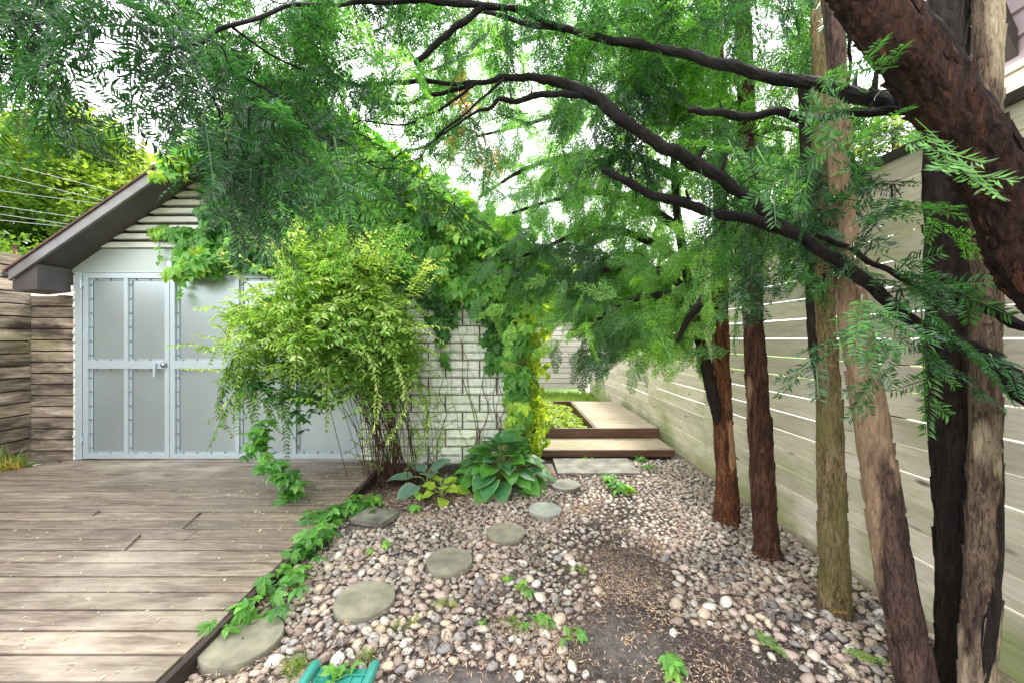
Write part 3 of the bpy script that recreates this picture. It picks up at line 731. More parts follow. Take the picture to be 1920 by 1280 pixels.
def cedar_spray(seed):
    r = random.Random(seed); L = .24; V = []; Fq = []
    def seg(p, d, l, w):
        q = np.array([-d[1], d[0], 0]); q = q/(np.linalg.norm(q)+1e-9)*w/2; n = len(V)
        V.extend([p, p+d*l*.5-q, p+d*l, p+d*l*.5+q]); Fq.append((n, n+1, n+2, n+3))
    x = 0.; s = 1
    while x < L:
        base = np.array([x, 0, -.5*x*x/L]); seg(base, np.array([1, 0, -x/L]), .026, .0058)
        if x > .03:
            l2 = .085*(1-(x/L))**.6*r.uniform(.7, 1.1); a = R(r.uniform(32, 48)); y = 0
            while y < l2:
                d = np.array([math.cos(a), s*math.sin(a), -.35-.5*x/L]); p = base+d*y; seg(p, d, .022, .0060)
                for s2 in (-1, 1):
                    a2 = s*a+s2*R(38); d2 = np.array([math.cos(a2), math.sin(a2), -.4]); seg(p+d*.004, d2, .021*r.uniform(.6, 1.3), .0052)
                y += .012
            s = -s
        x += .0125
    return np.array(V), np.array(Fq)
CED = [cedar_spray(i) for i in range(5)]
def noise3(P, s, o=0): return np.array([mnoise.noise(Vector((p[0]*s+o, p[1]*s, p[2]*s))) for p in P])

def scatter(b, temps, X, P, scale, tint, roll=.5, up=None):
    n = len(P); Mx = frames(X, up, roll)*scale[:, None, None]; k = rng.integers(0, len(temps), n)
    for i, (v, f) in enumerate(temps):
        s = k == i
        if s.any(): b.inst(v, f, Mx[s], P[s], tint[s])

# ------------------------------------------------------------------ row of trunks along the fence
def wide(px): return math.cos(math.atan(abs(px-CX)/F))
def trunk_pts(px_list):
    return catmull([np.append(at(px, py, d), rp_*d/F*wide(px)) for px, py, d, rp_ in px_list], 10)
def cedar_tree(name, label, main, mat, extra=(), knots=6, rough=.10, crown=None, seed=1):
    p = trunk_pts(main); t = thing(name, label, 'tree', tuple(p[0][:3]*[1, 1, 0]), 'row of conifer trunks along the fence')
    tr = MB(); rad = p[:, 3].copy(); hgt = p[-1, 2]-p[0, 2]
    p2 = catmull(p, 2) ; rad = np.interp(np.linspace(0, 1, len(p2)), np.linspace(0, 1, len(rad)), rad)
    fl = random.Random(seed+40).uniform(0, 6)
    tr.tube(p2[:, :3], rad, 32, rough=rough, freq=9, seed=seed*3.7, lobes=lambda u, a: 1+math.exp(-u*hgt/.09)*(.30+.22*np.cos(4*a+fl)))
    tr.flakes(p2[:, :3], rad, 260, (.04, .18), (.006, .015), seed, .995)
    r = random.Random(seed)
    for k in range(knots):          # broken-off branch collars
        q = p2[int(len(p2)*(.08+.6*(k+r.random()*.6)/knots))]; a = r.uniform(math.pi*1.0, math.pi*2.0)
        d = np.array([math.cos(a), math.sin(a), r.uniform(-.1, .35)]); rr = q[3]
        tr.tube([q[:3]+d*rr*.6, q[:3]+d*rr*.95, q[:3]+d*rr*1.08, q[:3]+d*(rr*1.12)], [rr*.5, rr*.34, rr*.2, rr*.06], 10, rough=.2, seed=k)
    tr.build('trunk', M[mat], t, smooth=True)
    for e, em in extra:
        q = trunk_pts(e); m_ = MB(); m_.tube(q[:, :3], q[:, 3], 18, rough=rough, freq=8, seed=seed+9); m_.build('limb', M[em], t, smooth=True)
    return t
# (px, py, distance, half width px)
cedars = []
cedars.append(cedar_tree('conifer_tree', 'reddish split-bark trunk with a dark side limb, farthest back of the row', [(1362, 985, 3.26, 25), (1362, 900, 3.26, 20), (1354, 760, 3.26, 18), (1350, 600, 3.26, 16), (1350, 500, 3.26, 14), (1350, 300, 3.2, 13), (1345, 60, 3.1, 11), (1340, -200, 3.1, 8)], 'bark_red',
    [([(1360, 850, 3.26, 6), (1353, 800, 3.25, 12), (1340, 750, 3.25, 13), (1326, 695, 3.27, 12), (1308, 620, 3.3, 10), (1285, 500, 3.35, 9), (1270, 400, 3.4, 8), (1262, 280, 3.4, 6)], 'bark_dark')], 8, .14, seed=1))
cedars.append(cedar_tree('conifer_tree', 'dark brown knobbly trunk with olive foot, second from the back', [(1440, 1050, 2.74, 27), (1434, 980, 2.74, 23), (1428, 850, 2.74, 24), (1418, 700, 2.74, 21), (1411, 600, 2.74, 19), (1410, 480, 2.7, 19), (1402, 300, 2.7, 17), (1396, 100, 2.6, 15), (1385, -200, 2.6, 10)], 'bark_mid', (), 8, .15, seed=2))
cedars.append(cedar_tree('conifer_tree', 'straight olive mossy trunk, third from the back, with dark twin stem', [(1566, 1150, 2.2, 33), (1564, 1080, 2.2, 30), (1560, 950, 2.2, 28), (1556, 800, 2.2, 26), (1548, 650, 2.2, 22), (1544, 520, 2.2, 18), (1540, 400, 2.2, 17), (1538, 200, 2.2, 16), (1530, -100, 2.2, 12)], 'bark_moss',
    [([(1536, 720, 2.21, 5), (1527, 660, 2.22, 11), (1524, 580, 2.24, 13), (1522, 500, 2.26, 14), (1515, 350, 2.3, 13), (1505, 150, 2.35, 10)], 'bark_dark')], 7, .09, seed=3))
cedars.append(cedar_tree('conifer_tree', 'tan and plum patched trunk leaning toward the left at its top', [(1745, 1380, 1.56, 44), (1715, 1260, 1.58, 42), (1678, 1080, 1.6, 39), (1650, 900, 1.62, 36), (1625, 740, 1.64, 33), (1600, 600, 1.66, 29), (1590, 500, 1.7, 25), (1580, 380, 1.7, 24), (1572, 200, 1.7, 22), (1560, -50, 1.7, 18)], 'bark_two', (), 7, .12, seed=4))
cedars.append(cedar_tree('conifer_tree', 'almost black wide straight trunk directly right of the leaning one', [(1800, 1330, 1.62, 46), (1796, 1150, 1.62, 44), (1790, 950, 1.62, 42), (1778, 750, 1.64, 43), (1772, 500, 1.66, 42), (1772, 300, 1.66, 43), (1776, 100, 1.66, 44), (1778, -80, 1.66, 40)], 'bark_dark', (), 5, .12, seed=5))
cedars.append(cedar_tree('conifer_tree', 'pale tan trunk with dark bark strip, nearest the right photo edge', [(1828, 1400, 1.44, 40), (1836, 1200, 1.46, 38), (1842, 1000, 1.48, 34), (1846, 800, 1.5, 32), (1848, 600, 1.52, 32), (1848, 400, 1.52, 32), (1850, 200, 1.54, 32), (1852, 0, 1.56, 31), (1852, -120, 1.56, 30)], 'bark_pale',
    [([(1842, 1340, 1.42, 10), (1850, 1200, 1.43, 20), (1862, 1050, 1.45, 20), (1866, 900, 1.47, 18), (1868, 780, 1.49, 9)], 'bark_dark')], 5, .12, seed=6))

# cedar foliage hanging from limbs on the farther trees
def hanging(parent, limb_pts, n, spread, tlo, thi, name='foliage', down=.75, sc=1.0, zmin=None):
    """drooping sprays along limbs; limb_pts list of polylines (world)"""
    b = MB(); P = []; X = []
    per = max(1, n//len(limb_pts))
    for L in limb_pts:
        k = rng.integers(0, len(L)-1, per); f = rng.random(per)[:, None]
        p = L[k]*(1-f)+L[k+1]*f+rng.normal(0, spread, (per, 3))*np.array([1, 1, .8]); p[:, 2] -= np.abs(rng.normal(0, spread*.9, per))
        d = rng.normal(0, .55, (per, 3)); d[:, 0] -= .35; d[:, 2] -= down; P.append(p); X.append(d)
    P = np.vstack(P); X = np.vstack(X)
    if zmin is not None:
        s = P[:, 2] > zmin(P); P = P[s]; X = X[s]
    t = np.clip(.5+.9*noise3(P, 2.0, 4)+rng.normal(0, .15, len(P)), tlo, thi)
    up = np.tile([0, -1., .3], (len(P), 1))
    scatter(b, CED, X, P, rng.uniform(.75, 1.3, len(P))*sc, t, .6, up)
    return b.build(name, M['cedar'], parent)
def limb_set(parent, polys, mat='bark_dark', r0=9, r1=3):
    out = []
    for pl in polys:
        c = catmull([at(*p) for p in pl], 6); b = MB(); dd = c[0][1]
        b.tube(c, np.linspace(r0, r1, len(c))*dd/F, 8, rough=.15, seed=len(out)); b.build('branch', M[mat], parent, smooth=True); out.append(c)
    return out
A = [[(1290, 500, 3.3), (1230, 460, 3.5), (1150, 430, 3.7), (1080, 440, 3.8), (1010, 470, 3.9), (940, 490, 3.95)],
     [(1300, 560, 3.3), (1250, 515, 3.4), (1180, 500, 3.5), (1120, 510, 3.6), (1060, 535, 3.7)],
     [(1306, 600, 3.3), (1260, 560, 3.2), (1210, 555, 3.15), (1160, 575, 3.2), (1120, 600, 3.3)],
     [(1275, 430, 3.4), (1200, 380, 3.6), (1120, 360, 3.8), (1040, 375, 4.0), (960, 400, 4.1)],
     [(1262, 330, 3.4), (1180, 290, 3.7), (1080, 290, 4.0), (980, 320, 4.2), (900, 370, 4.3)],
     [(1270, 560, 3.4), (1180, 520, 3.9), (1110, 510, 4.4), (1040, 530, 4.8)],
     [(1320, 560, 3.2), (1290, 600, 3.0), (1270, 640, 2.95)]]
L1 = limb_set(cedars[0], A)
hanging(cedars[0], L1[:6], 900, .15, 0, .95, sc=1.2)
B = [[(1345, 200, 3.2), (1250, 170, 3.5), (1120, 190, 3.9), (1000, 230, 4.3), (880, 260, 4.6)],
     [(1345, 100, 3.1), (1200, 40, 3.5), (1050, 60, 4.0), (900, 100, 4.4), (760, 150, 4.7)],
     [(1345, 40, 3.1), (1240, -60, 3.4), (1060, -60, 3.8), (860, 0, 4.2), (700, 60, 4.5)]]
L1b = limb_set(cedars[0], B)
hanging(cedars[0], L1b, 520, .30, 0, .9, sc=1.4)
C_ = [[(1400, 260, 2.7), (1460, 240, 2.9), (1540, 260, 3.1)], [(1398, 160, 2.7), (1330, 130, 2.8), (1230, 150, 3.0)],
      [(1402, 400, 2.7), (1360, 420, 2.8), (1310, 470, 2.9)], [(1402, 380, 2.7), (1440, 400, 2.75), (1480, 440, 2.8)]]
L2 = limb_set(cedars[1], C_)
hanging(cedars[1], L2, 230, .13, 0, .85)

# ------------------------------------------------------------------ the yew that arches over the picture
yew = thing('yew_tree', 'dark yew with thick flaking trunk crossing the upper right corner and arching overhead', 'tree', (1.93, .95, 0))
tp = catmull([np.append(p, r) for p, r in (((1.93, .95, -.02), .13), ((1.90, .97, .5), .11), ((1.86, 1.0, 1.0), .10), ((1.76, 1.03, 1.35), .095))]
             + [np.append(at(1965, 520, 1.08), .078), np.append(at(1890, 370, 1.1), .070), np.append(at(1775, 200, 1.12), .066), np.append(at(1630, 0, 1.14), .066), np.append(at(1520, -150, 1.2), .062), np.append(at(1350, -350, 1.35), .05)], 12)
b = MB(); b.tube(tp[:, :3], tp[:, 3], 40, rough=.17, freq=26, seed=2.2); b.flakes(tp[:, :3], tp[:, 3], 700, (.03, .09), (.012, .035), 9, 1.03); b.build('trunk', M['bark_yew'], yew, smooth=True)
def dcol(pts):  # add radius (world) from px half widths
    return catmull([np.append(p[:3], p[3]) for p in pts], 8)
def PX(px, py, d, r): return np.append(at(px, py, d), .64*r*d/F*(.4+.6*wide(px)))
LIMBS = {
 'A': [PX(1815, 250, 1.12, 26), PX(1720, 205, 1.22, 28), PX(1640, 182, 1.32, 24), PX(1480, 150, 1.5, 18), PX(1320, 112, 1.7, 15), PX(1200, 85, 1.9, 12), PX(1060, 58, 2.1, 9), PX(900, 20, 2.3, 6)],
 'B': [PX(1720, 205, 1.22, 20), PX(1650, 208, 1.28, 14), PX(1540, 219, 1.36, 12), PX(1420, 216, 1.42, 12), PX(1290, 206, 1.5, 9)],
 'G2': [PX(1720, 10, 1.28, 18), PX(1800, 130, 1.24, 26), PX(1880, 250, 1.2, 24), PX(1980, 400, 1.14, 20)],
 'D': [np.array([1.86, 1.0, .92, .06]), PX(2010, 840, 1.08, 34), PX(1920, 735, 1.15, 34), PX(1860, 672, 1.25, 30), PX(1780, 636, 1.32, 23), PX(1690, 590, 1.4, 20), PX(1590, 500, 1.5, 19), PX(1480, 435, 1.62, 17), PX(1350, 400, 1.72, 15), PX(1240, 370, 1.82, 13), PX(1130, 318, 1.95, 9)],
 'E': [np.array([1.82, 1.0, 1.2, .04]), PX(2010, 660, 1.2, 20), PX(1920, 608, 1.3, 18), PX(1800, 560, 1.4, 16), PX(1715, 535, 1.48, 11), PX(1620, 480, 1.55, 9), PX(1530, 440, 1.6, 8)],
 'C': [PX(1480, 435, 1.62, 14), PX(1400, 370, 1.7, 15), PX(1320, 315, 1.75, 19), PX(1250, 280, 1.8, 18), PX(1190, 240, 1.85, 16), PX(1110, 182, 1.9, 17), PX(1040, 153, 1.95, 13), PX(960, 146, 2.0, 9), PX(870, 156, 2.05, 6), PX(760, 155, 2.1, 6), PX(660, 158, 2.15, 5), PX(540, 120, 2.2, 3)],
 'C2': [PX(1110, 182, 1.9, 10), PX(1050, 176, 1.92, 9), PX(980, 186, 1.94, 8), PX(925, 196, 1.96, 6), PX(870, 225, 1.98, 3), PX(790, 280, 2.0, 2)],
 'C3': [PX(900, 155, 2.02, 6), PX(840, 172, 2.05, 6), PX(780, 188, 2.06, 5), PX(715, 205, 2.08, 3)],
 'C4': [PX(890, 158, 2.02, 4), PX(840, 195, 2.0, 4), PX(770, 230, 2.0, 3), PX(650, 232, 2.0, 2)],
 'C5': [PX(945, 148, 1.99, 4), PX(880, 205, 1.95, 3), PX(810, 265, 1.95, 3), PX(740, 296, 1.95, 2), PX(640, 310, 1.95, 1.5)],
 'F': [PX(908, 12, 1.9, 9), PX(840, 62, 1.9, 9), PX(778, 120, 1.9, 7)],
 'F2': [PX(1060, 58, 2.1, 8), PX(980, 20, 2.0, 8), PX(908, 12, 1.9, 9), PX(760, 0, 1.9, 8), PX(600, 10, 1.75, 6), PX(430, 48, 1.5, 6), PX(330, 95, 1.4, 4), PX(240, 85, 1.35, 3), PX(110, 20, 1.3, 3)],
 'H': [PX(1590, -30, 1.3, 5), PX(1592, 60, 1.32, 5), PX(1590, 165, 1.36, 5)],
 'J': [PX(430, 48, 1.5, 4), PX(520, 110, 1.7, 3), PX(610, 145, 1.9, 3), PX(690, 160, 2.1, 2)],
 'K': [PX(240, 85, 1.35, 2), PX(140, 85, 1.3, 2), PX(185, 150, 1.25, 1.5), PX(200, 200, 1.25, 1.2)],
}
limb_c = {}
for k, pts in LIMBS.items():
    c = dcol(pts); c[2:-2, :3] += np.array([[mnoise.noise(Vector((i*.23, ord(k[0]), q)))*.022 for q in (0, 9, 18)] for i in range(len(c)-4)]); limb_c[k] = c; b = MB(); b.tube(c[:, :3], c[:, 3], 16, rough=.34, freq=30, seed=ord(k[0])*.37)
    rr = random.Random(k)
    for q in range(3 if len(c) > 30 else 1):    # snapped side stubs
        i = rr.randrange(4, len(c)-4); a = rr.uniform(0, 6.28); d = np.array([math.cos(a)*.5, .2*math.sin(a), abs(math.sin(a))+.2]); rad = c[i, 3]
        b.tube([c[i, :3], c[i, :3]+d*rad*2.2, c[i, :3]+d*rad*3.6], [rad*.5, rad*.33, rad*.22], 8, rough=.2, seed=q)
    b.build('branch', M['bark_limb'], yew, smooth=True)
LP = np.vstack([c[:, :3] for k, c in limb_c.items() if k not in 'G2H'])

# branchlets: each runs from the nearest limb to a clump of sprays
REG = [  # px0, px1, py0, py1, d0, d1, clumps, sprays per clump
 (380, 900, -60, 150, 1.7, 2.8, 34, 7), (900, 1560, -60, 110, 1.8, 3.0, 46, 8), (1000, 1600, 100, 320, 2.1, 3.0, 28, 7),
 (430, 940, 160, 350, 1.9, 2.7, 32, 5), (380, 520, 140, 330, 1.3, 1.8, 7, 4),
 (-40, 330, -80, 60, 1.1, 1.8, 12, 4), (-40, 100, 60, 170, 1.2, 1.8, 4, 4),
 (1300, 1600, 270, 420, 1.6, 2.1, 10, 5), (1560, 1700, 220, 400, 1.4, 1.9, 4, 3),
]
HOLES = [(235, 160, 125, 95), (320, 235, 70, 60), (340, 340, 60, 60), (850, 350, 34, 44), (700, 60, 46, 30), (1660, 290, 55, 26), (120, 60, 30, 25), (1020, 300, 30, 25), (870, 290, 26, 30)]
def in_hole(px, py, m=1.0): return any(((px-a)/(c*m))**2+((py-e)/(f*m))**2 < 1 for a, e, c, f in HOLES)
FP = []; FX = []; FT = []; tw = MB()
def clump(c, ns, tbase, spread=.13, src=None, hang=.35, tip=False):
    i = np.argmin(np.linalg.norm(LP-c, axis=1)) if src is None else src; a = LP[i] if src is None else src
    mid = (a+c)/2+rng.normal(0, .025, 3)+np.array([0, 0, .04]); q = catmull([a, (a+mid)/2+rng.normal(0, .012, 3), mid, (mid+c)/2+rng.normal(0, .012, 3), c], 4)
    tw.tube(q, np.linspace(.0034, .0014, len(q)), 5)
    globals()['LP'] = np.vstack([LP, q[2:]])
    dirn = (c-a)/(np.linalg.norm(c-a)+1e-6)
    k = rng.integers(len(q)-2 if tip else len(q)//2, len(q), ns); p = q[k]+rng.normal(0, spread*.35, (ns, 3))
    d = dirn*(1.0 if tip else .7)+rng.normal(0, .35 if tip else .6, (ns, 3)); d[:, 2] -= hang
    FP.append(p); FX.append(d); FT.append(np.clip(tbase+rng.normal(0, .12, ns), 0, .97))
for (x0, x1, y0, y1, d0, d1, nc, ns) in REG:
    for _ in range(nc):
        for _t in range(20):
            px, py, d = rng.uniform(x0, x1), rng.uniform(y0, y1), rng.uniform(d0, d1)
            if not in_hole(px, py, 1.35): break
        c = at(px, py, d); tb = .44+.8*mnoise.noise(Vector(c)*1.9)+.18*(d-1.7)
        clump(c, ns, float(tb), hang=.45)
# the sprigs that stand out against sky, trunks and fence
for (px, py, d, ns, tb) in ((300, 50, 1.05, 4, .15), (330, 60, 1.08, 3, .12), (110, 60, 1.2, 2, .3),
      (230, 50, 1.0, 4, .2), (150, 30, 1.0, 3, .25), (270, 80, 1.05, 3, .15), (400, 180, 1.2, 3, .45), (420, 270, 1.25, 3, .4), (410, 230, 1.25, 2, .35),
      (1690, 200, 1.12, 2, .6), (1710, 215, 1.14, 1, .72), (1640, 190, 1.15, 2, .5),
      (1640, 555, 1.32, 3, .6), (1680, 580, 1.28, 2, .6), (1650, 600, 1.28, 2, .55), (1710, 585, 1.25, 2, .6), (1610, 530, 1.4, 2, .4),
      (1690, 370, 1.4, 2, .35), (1640, 480, 1.5, 3, .4), (1700, 500, 1.45, 2, .35),
      (1430, 480, 1.75, 3, .5), (1410, 520, 1.8, 3, .5), (1500, 460, 1.65, 4, .45), (1350, 410, 1.8, 3, .5),
      (600, 270, 1.3, 3, .5), (480, 310, 1.3, 3, .3), (560, 330, 1.6, 3, .3), (680, 300, 1.5, 3, .45), (650, 340, 1.4, 2, .95), (800, 340, 1.7, 3, .3), (810, 310, 1.8, 3, .25)):
    clump(at(px, py, d), ns, tb, .10, hang=(.12 if px > 1600 and d < 1.12 else .30 if px > 1500 else .45), tip=True)
P = np.vstack(FP); X = np.vstack(FX); T = np.concatenate(FT)
pp = np.stack([CX+P[:, 0]*F/P[:, 1], HY-(P[:, 2]-EYE)*F/P[:, 1]], 1)
keep = np.array([not in_hole(a, c, 1.05) and q[1] > .85 for (a, c), q in zip(pp, P)])
P, X, T = P[keep], X[keep], T[keep]
dead = np.hypot(pp[keep][:, 0]-880, pp[keep][:, 1]-235) < 17; T[dead] = 1.0
b = MB(); scatter(b, YEW, X, P, rng.uniform(1.1, 1.5, len(P)), T, .55)
b.build('foliage', M['yew'], yew)
tw.build('twigs', M['bark_limb'], yew)['kind'] = 'stuff'
print('yew sprays', len(P))

# ------------------------------------------------------------------ Virginia creeper on the garage
creeper = thing('virginia_creeper', 'five-leaved creeper smothering the garage gable, roof edge and wall corner', 'climbing plant', (-.2, GY-.1, 0))
def inpoly(x, y, poly):
    c = False; j = len(poly)-1
    for i in range(len(poly)):
        xi, yi = poly[i]; xj, yj = poly[j]
        if (yi > y) != (yj > y) and x < (xj-xi)*(y-yi)/(yj-yi)+xi: c = not c
        j = i
    return c
def sample_poly(poly, n):
    xs = [p[0] for p in poly]; ys = [p[1] for p in poly]; out = []
    while len(out) < n:
        x, y = rng.uniform(min(xs), max(xs)), rng.uniform(min(ys), max(ys))
        if inpoly(x, y, poly): out.append((x, y))
    return np.array(out)
def leaves_on_front(b, poly, n, thick=.22, lo=0, hi=1, sc=(.85, 1.4), bias=.58):
    """poly in facade metres (X, Z)"""
    q = sample_poly(poly, n); nv = noise3(np.stack([q[:, 0], q[:, 1]*0, q[:, 1]], 1), 2.3, 1)
    y = GY-.05-np.abs(rng.normal(0, .4, n))*thick-np.clip(nv, 0, 1)*thick*1.1
    P = np.stack([q[:, 0], y, q[:, 1]], 1)
    X = rng.normal(0, .45, (n, 3)); X[:, 2] -= .8; X[:, 1] -= .25
    up = np.tile([0, -1., .55], (n, 1)); t = np.clip(bias+.5*nv+rng.normal(0, .16, n), lo, hi)
    scatter(b, CRL, X, P, rng.uniform(*sc, n), t, .35, up); return P
def fx(px): return (px-CX)*4.6/F
def fz(py): return EYE-(py-HY)*4.6/F
def fpoly(l): return [(fx(a), fz(c)) for a, c in l]
b = MB()
leaves_on_front(b, fpoly([(385, 300), (520, 190), (700, 290), (860, 400), (950, 500), (960, 560), (880, 560), (770, 545), (640, 520), (450, 500), (350, 520), (340, 480), (390, 420)]), 2300)
for q_ in ((300, 440, 300, 500), (345, 500, 340, 560)):
    leaves_on_front(b, fpoly([(q_[0]-6, q_[1]), (q_[0]+8, q_[1]), (q_[2]+4, q_[3]), (q_[2]-4, q_[3])]), 9, .06, .3, .8, (.4, .7))
leaves_on_front(b, fpoly([(335, 480), (400, 470), (450, 500), (350, 530)]), 90)
leaves_on_front(b, fpoly([(395, 430), (300, 425), (280, 436), (380, 450)]), 45, .08, .5, 1)
leaves_on_front(b, fpoly([(780, 540), (960, 540), (965, 640), (940, 700), (915, 690), (900, 600), (860, 560), (850, 640), (840, 700), (820, 650), (800, 600)]), 120, .12, 0, .8, bias=.25)
leaves_on_front(b, fpoly([(940, 500), (1000, 560), (985, 700), (985, 850), (950, 850), (950, 700)]), 260, .25, .2, 1)
for (xa, xb, nn) in ((ridge+.35, .42, 620), (-3.75, ridge+.3, 330)):
    xr = rng.uniform(xa, xb, nn); P = np.stack([xr, 4.26-np.abs(rng.normal(0, .07, nn)), np.array([roofz(x) for x in xr])+rng.normal(-.06, .10, nn)], 1)
    X = rng.normal(0, .5, (nn, 3)); X[:, 2] -= .5; scatter(b, CRL, X, P, rng.uniform(.8, 1.3, nn), np.clip(.72+rng.normal(0, .2, nn), 0, 1), .4, np.tile([0, -1., .7], (nn, 1)))
# on the roof plane
q = sample_poly([(ridge-.6, 4.3), (.45, 4.3), (.45, 5.6), (ridge, 5.6)], 1300)
P = np.stack([q[:, 0], q[:, 1], np.array([roofz(x) for x in q[:, 0]])+.1+np.abs(rng.normal(0, .10, len(q)))], 1)
X = rng.normal(0, .6, (len(P), 3)); X[:, 2] -= .2; scatter(b, CRL, X, P, rng.uniform(.8, 1.3, len(P)), np.clip(.75+rng.normal(0, .2, len(P)), 0, 1), .5)
b.build('leaves', M['creeper'], creeper)
# bright mass down the side wall
b = MB(); n = 2600; yy = rng.uniform(4.6, 8.5, n); zz = rng.uniform(.05, 2.5, n); nv = noise3(np.stack([yy, zz, zz*0], 1), 1.6, 5)
bulge = .10+.20*np.clip(nv+.4, 0, 1)+.10*(zz/2.5)
P = np.stack([GR+.04+rng.random(n)*bulge*1.1, yy, zz], 1); X = rng.normal(0, .4, (n, 3)); X[:, 2] -= .9
scatter(b, CRL, X, P, rng.uniform(.7, 1.1, n), np.clip(.5+.5*nv+rng.normal(0, .2, n), 0, 1), .4, np.tile([1., -.5, .4], (n, 1)))
b.build('side_leaves', M['creeper_sun'], creeper)
# woody stems that climb the white blocks
b = MB(); r = random.Random(5)
for k in range(20):
    x = r.uniform(-1.35, .08) if k < 11 else r.uniform(-.45, .05); pts = [(x, GY-.05, .05)]; z = .05
    lean = r.uniform(-.35, .35)
    while z < 2.1+r.uniform(-.5, .3):
        z += r.uniform(.15, .3); x += lean*.12+r.uniform(-.09, .09); pts.append((min(x, .12), GY-.045-r.uniform(0, .03), z))
    c = catmull(pts, 4); b.tube(c, np.linspace(r.choice((.002, .003, .005, .007)), .0016, len(c)), 5)
for k in range(4):
    pts = [(GR+.01+r.uniform(-.02, .06), GY-.06, z+r.uniform(0, .02)) for z in np.arange(0, 2.6, .25)]; b.tube(catmull(pts, 4), r.uniform(.008, .018), 6, rough=.3)
b.build('stems', M['vine_stem'], creeper, smooth=True)

# ------------------------------------------------------------------ arching shrub
shrub = thing('arching_shrub', 'yellow-green arching shrub with many thin dark stems in front of the metal doors', 'shrub', (-1.2, 4.05, 0))
LEAF1 = [leaflet(1., .42, .35, .25), leaflet(1., .48, .2, .4), leaflet(1., .38, .45, .1)]
st = MB(); SP = []; SX = []; SS_ = []; ST = []; SU = []
r = random.Random(12)
def leafy(c, l0, size, tint, step=.028, droopup=(0, 0, 1)):
    seg = np.diff(c, axis=0); ln = np.linalg.norm(seg, axis=1); cum = np.concatenate([[0], np.cumsum(ln)]); tot = cum[-1]; s = l0*tot; sd = r.uniform(0, 3)
    while s < tot:
        i = min(np.searchsorted(cum, s, 'right')-1, len(seg)-1); p = c[i]+seg[i]*(s-cum[i])/ln[i]; T_ = seg[i]/ln[i]
        w_ = np.cross(T_, np.array(droopup)); w_ /= np.linalg.norm(w_)+1e-9; h = np.cross(w_, T_); rr = r.uniform(-.5, .5)
        sidev = w_*math.cos(rr)+h*math.sin(rr); u = s/tot
        for sg in (-1, 1):
            SP.append(p); SX.append(sidev*sg*.9+T_*.55+np.array([0, 0, -.15])); SS_.append(size*r.uniform(.75, 1.15)*(1-.45*u**4)); ST.append(min(1, max(0, tint+.25*u+r.gauss(0, .08)))); SU.append(h+np.array([0, 0, .8]))
        s += step*r.uniform(.8, 1.2)
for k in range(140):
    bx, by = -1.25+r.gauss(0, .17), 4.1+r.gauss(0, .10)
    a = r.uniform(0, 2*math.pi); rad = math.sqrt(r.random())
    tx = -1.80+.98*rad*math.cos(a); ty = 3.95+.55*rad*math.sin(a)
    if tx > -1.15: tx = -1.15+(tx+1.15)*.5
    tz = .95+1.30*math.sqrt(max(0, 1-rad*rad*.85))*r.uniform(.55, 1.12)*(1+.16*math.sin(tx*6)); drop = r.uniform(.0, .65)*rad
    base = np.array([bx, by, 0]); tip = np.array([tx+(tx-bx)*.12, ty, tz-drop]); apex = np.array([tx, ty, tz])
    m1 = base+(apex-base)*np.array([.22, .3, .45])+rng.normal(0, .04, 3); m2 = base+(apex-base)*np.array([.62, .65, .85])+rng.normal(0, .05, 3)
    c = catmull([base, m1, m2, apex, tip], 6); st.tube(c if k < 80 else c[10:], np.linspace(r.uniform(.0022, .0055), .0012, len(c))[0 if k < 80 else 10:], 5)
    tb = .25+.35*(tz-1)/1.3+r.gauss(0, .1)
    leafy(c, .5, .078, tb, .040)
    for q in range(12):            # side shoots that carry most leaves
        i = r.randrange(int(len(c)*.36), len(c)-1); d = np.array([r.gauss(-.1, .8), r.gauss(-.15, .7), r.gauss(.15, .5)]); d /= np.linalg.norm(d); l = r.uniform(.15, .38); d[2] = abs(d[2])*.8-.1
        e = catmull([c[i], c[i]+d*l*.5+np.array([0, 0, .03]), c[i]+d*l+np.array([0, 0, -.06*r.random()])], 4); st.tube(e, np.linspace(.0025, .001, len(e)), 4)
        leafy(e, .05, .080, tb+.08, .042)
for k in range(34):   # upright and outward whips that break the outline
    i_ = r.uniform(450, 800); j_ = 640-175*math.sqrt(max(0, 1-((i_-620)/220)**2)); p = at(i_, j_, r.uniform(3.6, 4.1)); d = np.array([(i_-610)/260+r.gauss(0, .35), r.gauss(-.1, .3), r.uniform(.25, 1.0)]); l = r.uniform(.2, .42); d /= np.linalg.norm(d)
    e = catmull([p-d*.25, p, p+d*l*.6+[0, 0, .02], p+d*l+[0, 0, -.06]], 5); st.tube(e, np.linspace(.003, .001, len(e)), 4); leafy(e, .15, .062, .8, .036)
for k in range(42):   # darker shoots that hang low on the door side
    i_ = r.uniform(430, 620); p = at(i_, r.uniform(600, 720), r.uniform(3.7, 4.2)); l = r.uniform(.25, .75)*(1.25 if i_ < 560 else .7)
    e = catmull([p, p+[r.gauss(-.05, .08), r.gauss(0, .05), -.12], p+[r.gauss(-.08, .1), r.gauss(0, .06), -l*.6], p+[r.gauss(-.08, .12), r.gauss(0, .08), -l]], 5); st.tube(e, np.linspace(.003, .001, len(e)), 4); leafy(e, .05, .062, r.uniform(-.05, .35), .036)
